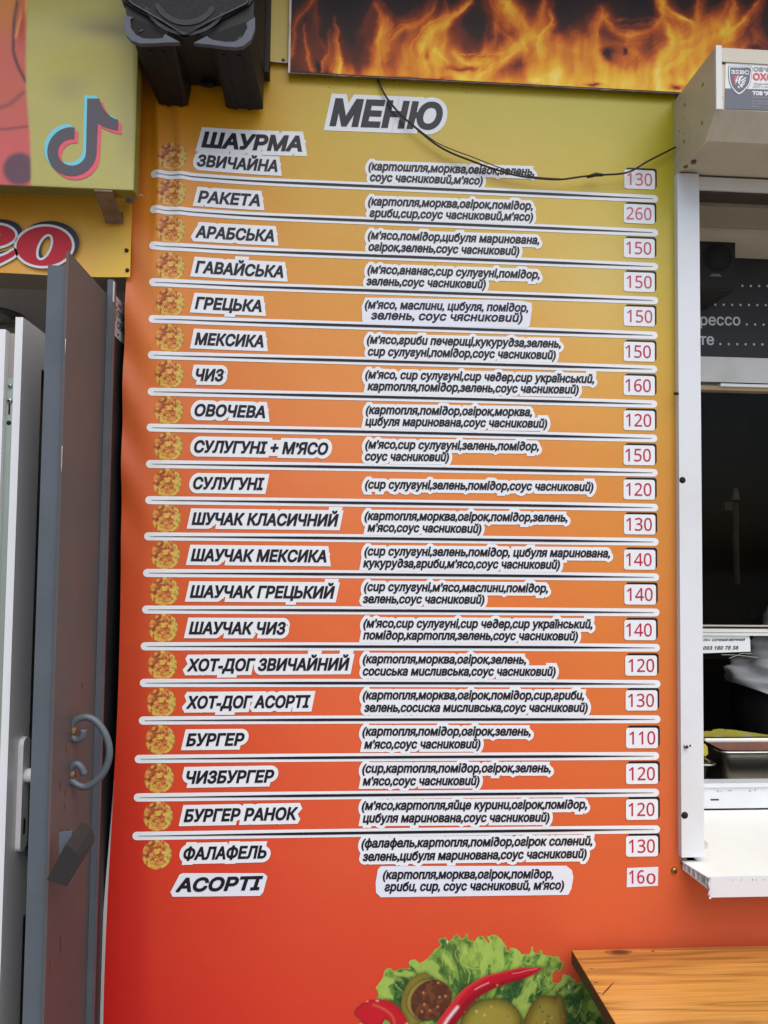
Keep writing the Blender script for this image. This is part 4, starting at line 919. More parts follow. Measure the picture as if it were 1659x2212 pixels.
for i, (yy3, sl) in enumerate(((-.079, 0), (-.064, .004), (-.049, -.003), (-.037, 0), (-.024, .003), (-.012, 0))):
    t_ = (yy3-PYF)/(yf-PYF); xx = X1-.004+max(0, t_)*.018
    prism('rib_wall', [(xx, yy3, zt_-.0025), (xx, yy3+.0014, zt_-.0025), (xx, yy3+.0014+sl, zt_-.0165-.004*max(0, t_)), (xx, yy3+sl, zt_-.0165-.004*max(0, t_))], (.5, 0, 0), upvc, cs)
chip = mat('chipped_plastic', (196, 194, 190), .7, .1)
bm = bmesh.new()
for k in range(9):
    z_ = zt_-.002-k*.0042; w_ = rng.uniform(.001, .005); bm_box(X1+.014-w_, X1+.0145, yf-.0026, yf-.0006, z_-.0038, z_, bm)
bmo('broken_edge', bm, upvc, cs)
bm = bmesh.new()
for k in range(8):
    x_ = X1+.02+rng.uniform(.03, .12); bm_box(x_, x_+.0006, yf-.0035, yf-.0028, zt_-.005, zt_-.0015, bm)
bmo('scratch', bm, mat('scuff_grey', (142, 140, 136)), cs)
box('broken_clip', x1p+.0005, x1p+.009, PYF+.002, PYF+.02, zpost+.016, zpost+.028, chip, sw, .001)

# drinks menu, small loudspeaker, paper notice
dm = box('drinks_menu', fx0+.001, fx1, WY-.0045, WY-.0005, zw(772)+.001, zw(509), mat('black_acrylic', (42, 43, 47), .45, .1, 4, spec=.3), None, .0005)
tag(dm, 'black drinks menu board with pale lettering and dotted lines inside the window', 'menu board')
V7 = lambda x, y: (1493+.2124*x, 387+.2124*y)
DY = WY-.0046
def ond(x, z, lev): return (x, DY-lev, z)
pale = mat('pale_print', (196, 200, 204), .4, .03)
def dpt(x, y): q = UB(*V7(x, y), DY); return q[0], q[2]
for body, x0, x1, yb in (('ре', 22, 200, 1283), ('рессо', 93, 497, 1484), ('те', 85, 230, 1683)):
    a = dpt(x0, yb); b = dpt(x1, yb+2)
    flat('lettering', ink_of(lay(body, a[0], b[0], a[1], b[1], .0222, 0, ref=.56), .0007), pale, dm, .0004, ond)
for y, x0, n_ in ((1085, 435, 9), (1277, 245, 11), (1478, 565, 8), (1677, 297, 10)):
    for k in range(n_):
        a = dpt(x0+85.5*k, y+k*.8); flat('dot', [rrect(a[0]-.0026, a[0]+.0026, a[1]-.0026, a[1]+.0026, .0004, 1)], pale, dm, .0004, ond)
QY = WY-.10
s2 = thing('bookshelf_speaker', 'small black bookshelf speaker with round woofer mounted inside over the drinks menu', 'loudspeaker', (1.25, QY, 2.2))
def spt(x, y): q = UB(*V7(x, y), QY); return q
a = spt(445, 402); b = spt(40, 1100)
box('cabinet', b[0]-.02, a[0], QY, WY-.006, b[2], a[2], black_plastic, s2, .003)
ct = spt(270, 790); cyl('woofer', (ct[0], QY+.004, ct[2]), (0, -.0055, 0), .0345, mat('woofer_cloth', (14, 14, 15), .8, .1), s2, n=36, r2=.033)
tr_ = [(ct[0]+.0355*math.cos(t), QY-.001, ct[2]+.0355*math.sin(t)) for t in np.linspace(0, 2*math.pi, 37)]
tube('woofer_ring', tr_, .0016, black_plastic, s2, n=6)
ct2 = spt(240, 560); cyl('tweeter', (ct2[0], QY+.002, ct2[2]), (0, -.004, 0), .014, mat('woofer_cloth', (14, 14, 15)), s2, n=24, r2=.012)
bp_ = spt(245, 978); bd = prism('maker_badge', [(bp_[0]-.016, QY-.0022, bp_[2]-.0035), (bp_[0]+.016, QY-.0022, bp_[2]-.0035), (bp_[0]+.009, QY-.0022, bp_[2]+.0032), (bp_[0]-.009, QY-.0022, bp_[2]+.0032)], (0, .002, 0), mat('badge_grey', (96, 98, 102), .4), s2)
prism('wall_bracket', [(b[0]-.02, QY+.002, b[2]-.0005), (a[0]-.004, QY+.002, b[2]-.0005), (a[0]-.03, WY-.006, b[2]-.02), (b[0]-.02, WY-.006, b[2]-.028)], (0, .002, -.004), black_plastic, s2)
NY = sy-.0045
def npx(x, y): q = UB(1515.2+.14*x, 1216.6+.14*y, NY); return q[0], q[2]
def onp(x, z, lev): return (x, NY-lev, z)
pn = flat('phone_notice', [ccw(np.array([npx(*p) for p in ((-120,1118),(738,1118),(750,1180),(758,1364),(0,1390),(-120,1393))]))], mat('notice_paper', (216, 224, 226), .5, .03), None, 0, onp)
tag(pn, 'white paper notice with slanted lettering and phone number taped under the sash', 'notice')
for body, x0, x1, y0, y1, h, sh_, bo in (('ВЫЗОВЫ', -110, 132, 1203, 1199, .0058, 0, .0001), ('СОЧНАЯ МОЧНАЯ', 165, 672, 1202, 1197, .0058, .28, .0004), ('. '+sansnum('093 180 78 38', True), -18, 572, 1338, 1332, .0092, .25, .0001)):
    a = npx(x0, y0); b = npx(x1, y1); flat('lettering', ink_of(lay(body, a[0], b[0], a[1], b[1], h, sh_), bo), dark_ink, pn, .0005, onp)
tube('tape_fray', catmull([tuple(onp(*npx(*p), .002)) for p in ((420,1465),(560,1415),(620,1390),(780,1395))], 4), .0005, mat('clear_tape', (200, 196, 184), .3), pn, n=5)
tube('tape_fray', catmull([tuple(onp(*npx(*p), .003)) for p in ((300,1410),(480,1412),(640,1425),(860,1455))], 4), .0005, mat('clear_tape', (200, 196, 184), .3), pn, n=5)

# food pans behind the sill
def pan(lab, x0, x1, y0, y1, z, dep, fill_c=None):
    t_ = thing('food_pan', lab, 'food pan', ((x0+x1)/2, (y0+y1)/2, z-dep), 'steel food pans on the worktop')
    bm = bmesh.new(); r = .012; lv = [(-.012, .0), (-.012, .0035), (-.002, .0045), (0, .002), (.003, -.01), (.012, -dep+.006), (.02, -dep)]; R = []
    for ins, dz in lv:
        P = rrect(x0+ins, x1-ins, y0+ins, y1-ins, max(.004, .02-ins*.3), 4); R.append([bm.verts.new((p_[0], p_[1], z+dz)) for p_ in P])
    for a, b in zip(R, R[1:]):
        n_ = len(a)
        for i in range(n_): bm.faces.new((a[i], a[(i+1) % n_], b[(i+1) % n_], b[i]))
    bm.faces.new(R[-1])
    o_ = bmo('pan_shell', bm, steel, t_, smooth=True); so = o_.modifiers.new('s', 'SOLIDIFY'); so.thickness = .0012; so.offset = 1
    return t_
P1 = UB(1568, 1628, WY+.075); zP = P1[2]; bk = U(1590, 1597, 2, zP)
p1 = pan('deep steel food pan with reddish juice and carrot shreds inside', P1[0], P1[0]+.42, P1[1]+.012, bk[1], zP, .10)
box('juice', P1[0]+.022, P1[0]+.398, P1[1]+.034, bk[1]-.022, zP-.085, zP-.072, mat('red_juice', (150, 84, 62), .6, .2, 20), p1, .002)
prism('sauce_film', [(P1[0]+.02, bk[1]-.006, zP-.006), (P1[0]+.40, bk[1]-.006, zP-.006), (P1[0]+.39, bk[1]-.016, zP-.075), (P1[0]+.03, bk[1]-.016, zP-.075)], (0, -.0012, 0), mat('sauce_film', (150, 104, 88), .35, .2, 18), p1)
bm = bmesh.new()
for k in range(26):
    x_ = P1[0]+rng.uniform(.06, .3); y_ = rng.uniform(P1[1]+.05, bk[1]-.03); bm_box(x_, x_+.003, y_, y_+.003, zP-.0718, zP-.05+rng.uniform(-.015, .02), bm)
bmo('carrot_shred', bm, mat('carrot', (214, 92, 40), .5, .1), p1, kind='stuff')
P2 = UB(1554, 1655, WY+.05)
p2 = pan('shallow steel food pan with browned fried meat and a yellow scrap', P2[0]-.2, P2[0]-.014, P2[1]+.012, P2[1]+.15, P2[2], .075)
V = []; Ff = []
for k in range(90):
    c_ = (rng.uniform(P2[0]-.17, P2[0]-.03), rng.uniform(P2[1]+.03, P2[1]+.125), P2[2]-.012+rng.uniform(-.01, .014)); s_ = rng.uniform(.004, .009)
    b0_ = len(V)
    for dx in (-1, 1):
        for dy in (-1, 1):
            for dz in (-1, 1): V.append((c_[0]+dx*s_*rng.uniform(.6, 1.3), c_[1]+dy*s_*rng.uniform(.6, 1.3), c_[2]+dz*s_*rng.uniform(.5, 1)))
    Ff += [tuple(b0_+i for i in f) for f in ((0, 1, 3, 2), (4, 6, 7, 5), (0, 4, 5, 1), (2, 3, 7, 6), (0, 2, 6, 4), (1, 5, 7, 3))]
pyd('fried_meat', V, Ff, mat('fried_meat', (134, 86, 48), .6, .35, 90), p2, kind='stuff')
box('meat_bed', P2[0]-.18, P2[0]-.035, P2[1]+.033, P2[1]+.13, P2[2]-.055, P2[2]-.018, mat('meat_dark', (70, 42, 26), .7, .3, 60), p2, .002)
a = [UB(1440+.12*0+x_, y_, WY+.12) for x_, y_ in ((72,1606),(88,1613),(90,1628),(84,1634),(72,1627))]
prism('yellow_scrap', [(q[0], q[1], q[2]) for q in a], (.0, .01, .004), mat('yellow_waxed', (196, 186, 70), .5, .08, 14), p2)
YS = bk[1]+.05
ys = [UB(1460+.12*x, 1493+.12*y, YS) for x, y in ((300,900),(440,740),(540,722),(650,720),(670,698),(780,680),(880,684),(884,735),(898,690),(1050,700),(1350,745),(1640,785),(2400,900),(2400,1100),(300,1100))]
yc = prism('yellow_wrapper', ys, (0, .003, 0), mat('yellow_waxed', (196, 186, 70), .5, .08, 14), None)
tag(yc, 'torn yellow wrapping sheet with pale spots standing behind the steel pan', 'wrapping paper')
for cx, cy, rx in ((770, 830, 75), (1275, 850, 150)):
    q = [UB(1460+.12*(cx+rx*math.cos(t)), 1493+.12*(cy+.5*rx*math.sin(t)), YS-.001) for t in np.linspace(0, 2*math.pi, 20, endpoint=False)]
    prism('pale_spot', q, (0, .0006, 0), mat('pale_spot', (196, 192, 166), .5, .05), yc)
wt = box('worktop', XP+.07, 3.1, WY+.035, 1.0, zP-.135, zP-.108, mat('worktop_steel', (120, 118, 112), .4, .1, metal=.8), None, .002)
tag(wt, 'steel worktop inside the window carrying the food pans', 'worktop')
for x_, y_ in ((XP+.09, WY+.06), (XP+.09, .95), (3.05, WY+.06), (3.05, .95)): cyl('leg', (x_, y_, .16), (0, 0, zP-.135-.16), .02, mat('worktop_steel', (120, 118, 112)), wt, n=10)
# pipe on the dark back wall
p = UB(1589, 1085, 1.6); q = UB(1592, 1262, 1.6)
cp = thing('dust_pipe', 'pale vertical pipe with bulb cap in the dark interior behind the glass', 'pipe', (q[0], 1.6, q[2]))
tube('pipe_run', [(q[0], 1.6, q[2]), (q[0]-.004, 1.6, (p[2]+q[2])/2), (p[0], 1.6, p[2])], .013, mat('dusty_grey', (120, 112, 98), .8, .15), cp, n=10)
cyl('bulb_cap', (p[0], 1.6, p[2]+.012), (0, 0, .05), .017, mat('bulb_cap', (190, 180, 150), .4, .1), cp, n=12, r2=.009)
box('junction_box', p[0]-.055, p[0]-.02, 1.585, 1.615, p[2]-.035, p[2], mat('dusty_grey', (120, 112, 98)), cp, .003)

# ------------------------------------------------------------------ wooden table in front of the banner
TZ = .785; tx0 = .888; tback = -.024
tb = thing('wooden_table', 'varnished pine table with dark stained end standing against the orange wall', 'table', (tx0+.45, -.45, 0))
def wood(name, rgb, dark, seed):
    m = bpy.data.materials.new(name); m.use_nodes = True; n = m.node_tree.nodes; l = m.node_tree.links; p = n['Principled BSDF']
    p.inputs['Roughness'].default_value = .33; p.inputs['Coat Weight'].default_value = .25; p.inputs['Coat Roughness'].default_value = .2
    tc = n.new('ShaderNodeTexCoord'); mp = n.new('ShaderNodeMapping'); mp.inputs['Location'].default_value = (seed*.7, seed*.13, 0); mp.inputs['Scale'].default_value = (.55, 9, 9)
    l.new(tc.outputs['Object'], mp.inputs[0])
    nz = n.new('ShaderNodeTexNoise'); nz.inputs['Scale'].default_value = 1.6; nz.inputs['Detail'].default_value = 3; l.new(mp.outputs[0], nz.inputs['Vector'])
    ml = n.new('ShaderNodeMath'); ml.operation = 'MULTIPLY'; ml.inputs[1].default_value = 16; l.new(nz.outputs[0], ml.inputs[0])
    fr_ = n.new('ShaderNodeMath'); fr_.operation = 'PINGPONG'; fr_.inputs[1].default_value = 1; l.new(ml.outputs[0], fr_.inputs[0])
    rp = n.new('ShaderNodeValToRGB'); e = rp.color_ramp.elements; e[0].position = .0; e[0].color = L4(dark); e[1].position = .35; e[1].color = L4(rgb)
    x = e.new(.8); x.color = tuple(np.minimum(lin(rgb)*1.18, 1))+(1,)
    l.new(fr_.outputs[0], rp.inputs[0])
    mp2 = n.new('ShaderNodeMapping'); mp2.inputs['Scale'].default_value = (6, 260, 260); l.new(tc.outputs['Object'], mp2.inputs[0])
    n2 = n.new('ShaderNodeTexNoise'); n2.inputs['Scale'].default_value = 1; n2.inputs['Detail'].default_value = 4; l.new(mp2.outputs[0], n2.inputs['Vector'])
    r2 = n.new('ShaderNodeMapRange'); r2.inputs[1].default_value = .3; r2.inputs[2].default_value = .7; r2.inputs[3].default_value = .78; r2.inputs[4].default_value = 1.1; l.new(n2.outputs[0], r2.inputs[0])
    n3 = n.new('ShaderNodeTexNoise'); n3.inputs['Scale'].default_value = 4; l.new(tc.outputs['Object'], n3.inputs['Vector'])
    r3 = n.new('ShaderNodeMapRange'); r3.inputs[3].default_value = .85; r3.inputs[4].default_value = 1.15; l.new(n3.outputs[0], r3.inputs[0])
    mm = n.new('ShaderNodeMath'); mm.operation = 'MULTIPLY'; l.new(r2.outputs[0], mm.inputs[0]); l.new(r3.outputs[0], mm.inputs[1])
    mx = n.new('ShaderNodeMix'); mx.data_type = 'RGBA'; mx.blend_type = 'MULTIPLY'; mx.inputs[0].default_value = 1
    l.new(rp.outputs[0], mx.inputs[6]); l.new(mm.outputs[0], mx.inputs[7]); l.new(mx.outputs[2], p.inputs['Base Color'])
    b = n.new('ShaderNodeBump'); b.inputs['Strength'].default_value = .25; b.inputs['Distance'].default_value = .001; l.new(n2.outputs[0], b.inputs['Height']); l.new(b.outputs[0], p.inputs['Normal'])
    return m
yy = tback; endm = mat('dark_end_grain', (62, 34, 26), .5, .15, 60)
for i, w_ in enumerate((.063, .215, .20, .20)):
    wm = wood('pine_%d' % i, [(176, 122, 56), (192, 138, 66), (188, 132, 60), (190, 134, 62)][i], [(150, 98, 42), (164, 112, 50), (160, 108, 48), (162, 108, 48)][i], i*3.7)
    pl = box('plank', tx0, tx0+1.25, yy-w_+.0004, yy, TZ-.026, TZ, wm, tb, .0012)
    box('end_face', tx0-.0012, tx0-.0002, yy-w_+.0006, yy-.0002, TZ-.0255, TZ-.0008, endm, pl, 0)
    yy -= w_
knot = mat('knot', (84, 48, 34), .35, .3, 80)
def knotdisc(cx, cy, rx, ry, nm='knot', m_=knot):
    V = [(cx, cy, TZ+.0006)]+[(cx+rx*math.cos(t)*(1+.1*math.sin(3*t)), cy+ry*math.sin(t), TZ+.0005) for t in np.linspace(0, 2*math.pi, 18, endpoint=False)]
    return pyd(nm, V, [(0, i+1, (i+1) % 18+1) for i in range(18)], m_, tb)
q = U(1337, 2057.5, 2, TZ); knotdisc(q[0], q[1], .028, .0105, 'knot', mat('knot_ring', (140, 86, 40), .35, .2, 60)); 
V = knotdisc(q[0]+.002, q[1], .017, .0062); V.location.z = .0004
for a, b, w_ in (((1300.5,2150),(1327,2121),.0016),((1291,2145),(1298,2146),.0014),((1284,2123),(1292,2122),.0012),((1275,2093),(1282,2093),.0012),((1408,2056),(1414,2053),.0018)):
    A = U(*a, 2, TZ); B = U(*b, 2, TZ); d = B-A; n_ = np.array([-d[1], d[0], 0]); n_ /= np.linalg.norm(n_); h = np.array([0, 0, .0005])
    pyd('scar', [A-n_*w_*.6+h, (A+B)/2-n_*w_+h, B-n_*w_*.3+h, B+n_*w_*.3+h, (A+B)/2+n_*w_+h, A+n_*w_*.6+h], [(0, 1, 2, 3, 4, 5)], mat('scar', (104, 54, 30), .5, .2, 80), tb)
for x_, y_ in ((tx0+.08, -.1), (tx0+1.17, -.1), (tx0+.08, -.62), (tx0+1.17, -.62)):
    box('leg', x_-.03, x_+.03, y_-.03, y_+.03, .002, TZ-.0955, endm, tb, .003)
box('apron', tx0+.05, tx0+1.2, -.12, -.09, TZ-.095, TZ-.027, endm, tb, .002); box('apron', tx0+.05, tx0+1.2, -.64, -.61, TZ-.095, TZ-.027, endm, tb, .002)

# ------------------------------------------------------------------ steel door leaf (open, edge towards the street)
XS = -.0636; YN = -.302
sd = thing('steel_door', 'heavy brown grey steel door leaf standing open beside the menu banner', 'door', (XS, -.1, .02))
sheet = mat('door_sheet', (82, 77, 77), .5, .10, 5, .15, 40, stain=(128, 70, 52), stain_scale=5, stain_amt=.35)
bluegrey = mat('blue_grey_paint', (82, 90, 98), .45, .07, 12, .2, 80, stain=(70, 74, 78), stain_scale=8, stain_amt=.5)
box('leaf_sheet', XS-.004, XS, YN, .0, .03, 2.094, sheet, sd, .0006)
bar = UB(109, 570, YN); bz = bar[2]
box('edge_tube', XS-.036, XS-.0045, YN+.006, YN+.044, .03, bz, bluegrey, sd, .002)
box('leaf_core', XS-.034, XS-.0045, YN+.046, .0, .03, bz-.02, mat('door_core', (60, 58, 58), .6), sd, 0)
tube('chipped_edge', [(XS-.0005, YN-.0004, z) for z in (1.72, 1.73, 1.755, 1.765)], .0006, mat('bare_primer', (188, 182, 170), .7), sd, n=5)
tube('chipped_edge', [(XS-.0005, YN-.0004, z) for z in (1.92, 1.93, 1.945)], .0005, mat('bare_primer', (188, 182, 170)), sd, n=5)
rz = UB(232, 606, -.075)[2]
box('hinge_rib', XS+.0005, XS+.0115, -.082, -.062, .03, rz, bluegrey, sd, .001)
box('rib_return', XS+.0118, XS+.0134, -.082, -.070, .03, rz-.003, bluegrey, sd, .0004)
box('rib_chip', XS+.0117, XS+.0142, -.0835, -.0805, rz-.045, rz-.004, mat('bare_primer', (188, 182, 170)), sd, .0006)
darkp = mat('dark_jamb_paint', (26, 28, 32), .5, .15, 20)
box('dark_jamb', XS+.0006, XS+.005, -.0615, .30, .03, 2.105, darkp, sd, 0)
rustm = mat('rust_spot', (124, 66, 36), .9, .3, 120, .5, 300)
def rustspot(px_, py_, w_, h_, rot=0.):
    p = U(px_, py_, 0, XS); N = 12
    V = [(XS+.0007, p[1]+w_*math.cos(t)*rng.uniform(.5, 1.1), p[2]+h_*math.sin(t)*rng.uniform(.5, 1.1)) for t in np.linspace(0, 2*math.pi, N, endpoint=False)]
    pyd('rust_spot', V, [tuple(range(N))], rustm, sd)
for a in ((131,1695,.006,.012),(142,1712,.005,.008),(140,1742,.004,.006),(133,1800,.010,.010),(147,1795,.004,.006),(132,2038,.006,.018),(110,2085,.007,.014),(178,1480,.003,.008),(144,1620,.006,.006),(192,2170,.005,.012),(209,1660,.003,.012),(162,1670,.002,.005)): rustspot(*a)
# scroll pull handle
HY = -.205
hz = lambda x, y: UB(x*.375, 1382.5+.375*y, HY)
HP = [(482,515),(470,560),(435,575),(412,545),(410,500),(440,460),(500,444),(560,475),(608,545),(630,630),(618,715),(575,790),(500,845),(430,825),(395,775),(410,735),(440,715),(468,735),(486,775)]
hp = [hz(*p) for p in HP]
tube('scroll_handle', catmull(hp, 4), .0062, bluegrey, sd, n=10)
weld = mat('weld_rust', (120, 96, 66), .9, .3, 150, .8, 400)
for q in ((405, 525), (392, 775)):
    p = hz(*q); cyl('weld', (XS-.001, p[1], p[2]), (max(.006, p[0]-XS), 0, 0), .0075, weld, sd, n=10)
# curved lock cover
LY = -.338
lz = lambda x, y: UB(x*.375, 1382.5+.375*y, LY)
lp = [lz(*p) for p in ((268,1382),(320,1285),(375,1182),(405,1192),(438,1225),(456,1265),(452,1310),(385,1420))]
dv = np.array([.006, .058, .0165])
prism('lock_cover', lp, dv, mat('lock_black', (34, 31, 30), .6, .1, 30, .2, 200), sd, .0012)
q = [lz(*p) for p in ((302,1150),(378,1142),(378,1200),(320,1275),(302,1275))]
prism('lock_plate', [(p[0], p[1]+.03, p[2]) for p in q], (0, .004, 0), bluegrey, sd)
# alarm sticker on the dark jamb
SX = XS+.0056
st_ = lambda x, y: U((420+x*.18088)/1.8083, (1100+y*.18088)/1.8083, 0, SX)
def onj(y, z, lev): return (SX+lev, y, z)
def J(P): return ccw(np.array([(lambda q: (q[1], q[2]))(st_(*p)) for p in P]))
a0, a1, a2, a3 = st_(145, 310), st_(128, 1180), st_(430, 545), st_(430, 1400)
Yl, Yr = a0[1], .16
zt0 = (a0[2]+a2[2])/2; zb0 = (a1[2]+a3[2])/2
js = flat('jamb_sticker', [np.array([(Yl, zb0), (Yr, zb0), (Yr, zt0), (Yl, zt0)])], mat('dull_sticker', (176, 178, 182), .4, .04), None, 0, onj)
tag(js, 'white guard service sticker with red sword emblem on the dark door jamb', 'sticker')
jn = mat('sticker_navy', (30, 32, 48), .4); jr = mat('sticker_red', (176, 36, 56), .4)
H_ = zt0-zb0
def band(P, m_, lev): flat('emblem', [ccw(np.array([(Yl+a*.1, zb0+b*H_) for a, b in P]))], m_, js, lev, onj)
band([(.08,.52),(.12,.52),(.12,.84),(.16,.84),(.13,.90),(.115,.98),(.085,.98),(.07,.90),(.04,.84),(.08,.84)], jr, .0004)
band([(-.0,.70),(.2,.70),(.2,.74),(.0,.74)], jn, .0006)
band([(.18,.66),(.22,.66),(.12,.34),(.09,.34),(.0,.60),(.02,.62),(.10,.40)], jn, .0003)
for body, z0, h, m_ in (('ОХОРОНА', .54, .20, jn), ('СЕРВІС', .26, .20, jn), ('ОВАЛ', .80, .08, jr), ('www', .08, .06, jn)):
    flat('lettering', ink_of(lay(body, Yl+.027, Yl+.027+h*H_*len(body)*.82, zb0+z0*H_, zb0+z0*H_, h*H_*.85), .0006), m_, js, .0005, onj)

# ------------------------------------------------------------------ white glazed door
wd_ = thing('glazed_door', 'white plastic glazed door standing open with lock strip on its edge', 'door', (-.2, .1, .02))
WX, WN, WB = -.175, -.2, .46
zD = 2.009
pvc = mat('door_upvc', (224, 226, 230), .35, .02, 9, .05, 300)
box('lock_stile', WX-.0132, WX, WN, WN+.094, .03, zD, pvc, wd_, .003)
box('hinge_stile', WX-.020, WX, WB-.094, WB, .03, zD, pvc, wd_, .003)
box('top_rail', WX-.0195, WX-.0005, WN+.0945, WB-.0945, U(95, 800, 0, WX)[2], zD-.0005, pvc, wd_, .003)
zm = U(60, 1845, 0, WX)[2]
box('mid_rail', WX-.0195, WX-.0005, WN+.0945, WB-.0945, zm-.11, zm, pvc, wd_, .003)
box('bottom_rail', WX-.0195, WX-.0005, WN+.0945, WB-.0945, .032, .14, pvc, wd_, .003)
box('pane', WX-.013, WX-.008, WN+.0945, WB-.0945, zm+.001, U(95, 800, 0, WX)[2]-.001, gm, wd_, 0)
box('pane', WX-.013, WX-.008, WN+.0945, WB-.0945, .141, zm-.111, gm, wd_, 0)
box('glazing_bead', WX-.002, WX+.004, WN+.0945, WB-.0945, zm+.001, zm+.014, mat('bead_grey', (60, 58, 60), .5), wd_, .001)
box('seal', WX-.0158, WX-.0134, WN+.006, WN+.03, .035, zD-.008, mat('seal_beige', (176, 164, 140), .7, .1), wd_, .0005)
box('rebate', WX-.062, WX-.016, WN+.022, WB, .04, zD-.024, mat('rebate_grey', (166, 162, 160), .5, .05), wd_, .002)
box('inner_flange', WX-.042, WX-.0315, WN+.004, WN+.0215, .04, zD-.022, pvc, wd_, .0015)
box('inner_flange', WX-.060, WX-.0445, WN+.010, WN+.0215, .04, zD-.026, pvc, wd_, .0015)
zst = UB(22, 817, WN+.015)[2]
box('lock_strip', WX-.0312, WX-.0178, WN+.0145, WN+.0178, .10, zst, mat('strip_zinc', (168, 180, 172), .35, .06, 20, metal=.6), wd_, .0005)
for py_, r_ in ((834, .0042), (866, .0055)):
    z_ = UB(23, py_, WN+.012)[2]; k_ = cyl('strip_screw', (WX-.0245, WN+.0146, z_), (0, -.003, 0), r_, mat('zinc', (160, 160, 160)), wd_, n=14, r2=r_*.8); cyl('screw_slot', (WX-.0245, WN+.0115, z_), (0, -.0006, 0), r_*.4, dark_gap, k_, n=8)
z_ = UB(22, 882, WN+.012)[2]; box('keeper_slot', WX-.026, WX-.023, WN+.0138, WN+.0146, z_-.011, z_+.011, dark_gap, wd_, 0)
z_ = UB(22, 913, WN+.012)[2]; cyl('strip_hole', (WX-.0245, WN+.0146, z_), (0, -.0006, 0), .0042, dark_gap, wd_, n=12)
# handle plate and knob
hp0 = U(45, 1594, 0, WX); hp1 = U(42, 1834, 0, WX); yh = (hp0[1]+hp1[1])/2
P = rrect(yh-.016, yh+.016, hp1[2], hp0[2], .012, 5)
pt_ = prism('handle_plate', [(WX+.0002, a, b) for a, b in P], (.009, 0, 0), pvc, wd_, .002)
kz = U(50, 1680, 0, WX+.01)[2]
V = tube('knob', [(WX+.009, yh, kz), (WX+.016, yh, kz), (WX+.026, yh, kz), (WX+.046, yh, kz), (WX+.052, yh, kz), (WX+.053, yh, kz)], [.0125, .0125, .0128, .0150, .0135, .002], pvc, wd_, n=20)
kz2 = hp1[2]+.043; box('key_slot', WX+.0088, WX+.0098, yh-.005, yh+.003, kz2-.014, kz2+.014, dark_gap, wd_, .0003)
# blue cloth hanging inside the doorway and the ceiling lamp
bc0 = UB(50, 1080, .75); 
V = []; Fc = []
for j in range(24):
    z = bc0[2]-.72*j/23
    for i in range(20):
        x = -.62+.56*i/19; V.append((x, .75+.018*math.sin(i*1.3+j*.12)+.01*math.sin(i*2.7), z))
        if j and i: b = j*20+i; Fc.append((b-21, b-20, b, b-1))
bcl = pyd('blue_cloth', V, Fc, mat('blue_fabric', (24, 92, 168), .8, .12, 20, .4, 400), smooth=True)
tag(bcl, 'blue cloth hanging in the dark doorway behind the glazed door', 'cloth')
so = bcl.modifiers.new('s', 'SOLIDIFY'); so.thickness = .004
rl = tube('hanging_rail', [(-.7, .752, bc0[2]+.012), (.55, .752, bc0[2]+.012)], .012, mat('rail_grey', (120, 118, 112), .5), bcl, n=8)
rs = box('red_crate', -.62, -.05, 1.3, 1.6, 1.35, 1.62, mat('red_plastic', (120, 32, 30), .5, .1), None, .01)
tag(rs, 'dark red crate on the shelf in the dim room behind the doorway', 'crate')
shf = box('storage_shelf', -1.2, .3, 1.25, 1.65, 1.318, 1.348, mat('shelf_board', (150, 140, 118), .6, .08), None, .002)
tag(shf, 'pale storage shelf board in the dim room behind the doorway', 'shelf')
for x_ in (-1.15, .25): box('leg', x_-.02, x_+.02, 1.27, 1.63, .162, 1.317, mat('shelf_board', (150, 140, 118)), shf, .002)
cl_ = U(14, 680, 2, 2.20)
clm = thing('ceiling_lamp', 'round flush ceiling lamp ring in the room behind the doorway', 'ceiling lamp', (cl_[0], cl_[1], 2.18))
tube('lamp_ring', [(cl_[0]-.05+.085*math.cos(t), cl_[1]+.085*math.sin(t), 2.196) for t in np.linspace(0, 2*math.pi, 41)], .007, mat('lamp_rim', (110, 106, 98), .4, .05), clm, n=8)
cyl('lamp_diffuser', (cl_[0]-.05, cl_[1], 2.199), (0, 0, -.012), .068, mat('lamp_diffuser', (150, 146, 136), .5, .04), clm, n=40, r2=.055)
sf_ = box('shop_shelving', -1.4, -.95, .9, 2.6, .162, 1.95, mat('shelving_dark', (40, 36, 34), .7, .1), None, .004)
tag(sf_, 'dark tall cupboard deep inside the room behind the doorway', 'cupboard')
box('cupboard_door', -.948, -.93, .92, 2.58, .2, 1.92, mat('cupboard_front', (66, 60, 54), .6, .1), sf_, .002)

# ------------------------------------------------------------------ person at work inside the window
PYD = 1.02
hx = UB(1690, 1500, PYD)
FL = .16
pe = thing('person', 'person in a loose white shirt and dark trousers working behind the counter', 'person', (hx[0], PYD, FL))
ox, oz = hx[0], FL
sk = bpy.data.meshes.new('body')
J_ = {'pel': (0, 0, .93), 'sp1': (.03, -.02, 1.08), 'sp2': (.09, -.06, 1.25), 'chest': (.15, -.10, 1.38), 'neck': (.20, -.14, 1.50), 'head': (.23, -.17, 1.585), 'crown': (.235, -.175, 1.69), 'nose': (.285, -.235, 1.60),
      'hl': (.0, .10, .90), 'kl': (.03, .10, .49), 'al': (-.02, .10, .08), 'tl': (.13, .09, .035), 'hr': (0, -.10, .90), 'kr': (.05, -.12, .49), 'ar': (.0, -.13, .08), 'tr': (.15, -.15, .035),
      'shl': (.17, .08, 1.40), 'el': (.30, .12, 1.14), 'wl': (.46, -.04, 1.00), 'shr': (.16, -.27, 1.38), 'er': (.30, -.36, 1.14), 'wr': (.48, -.32, 1.00), 'pl': (.54, -.07, .985), 'pr': (.555, -.31, .985)}
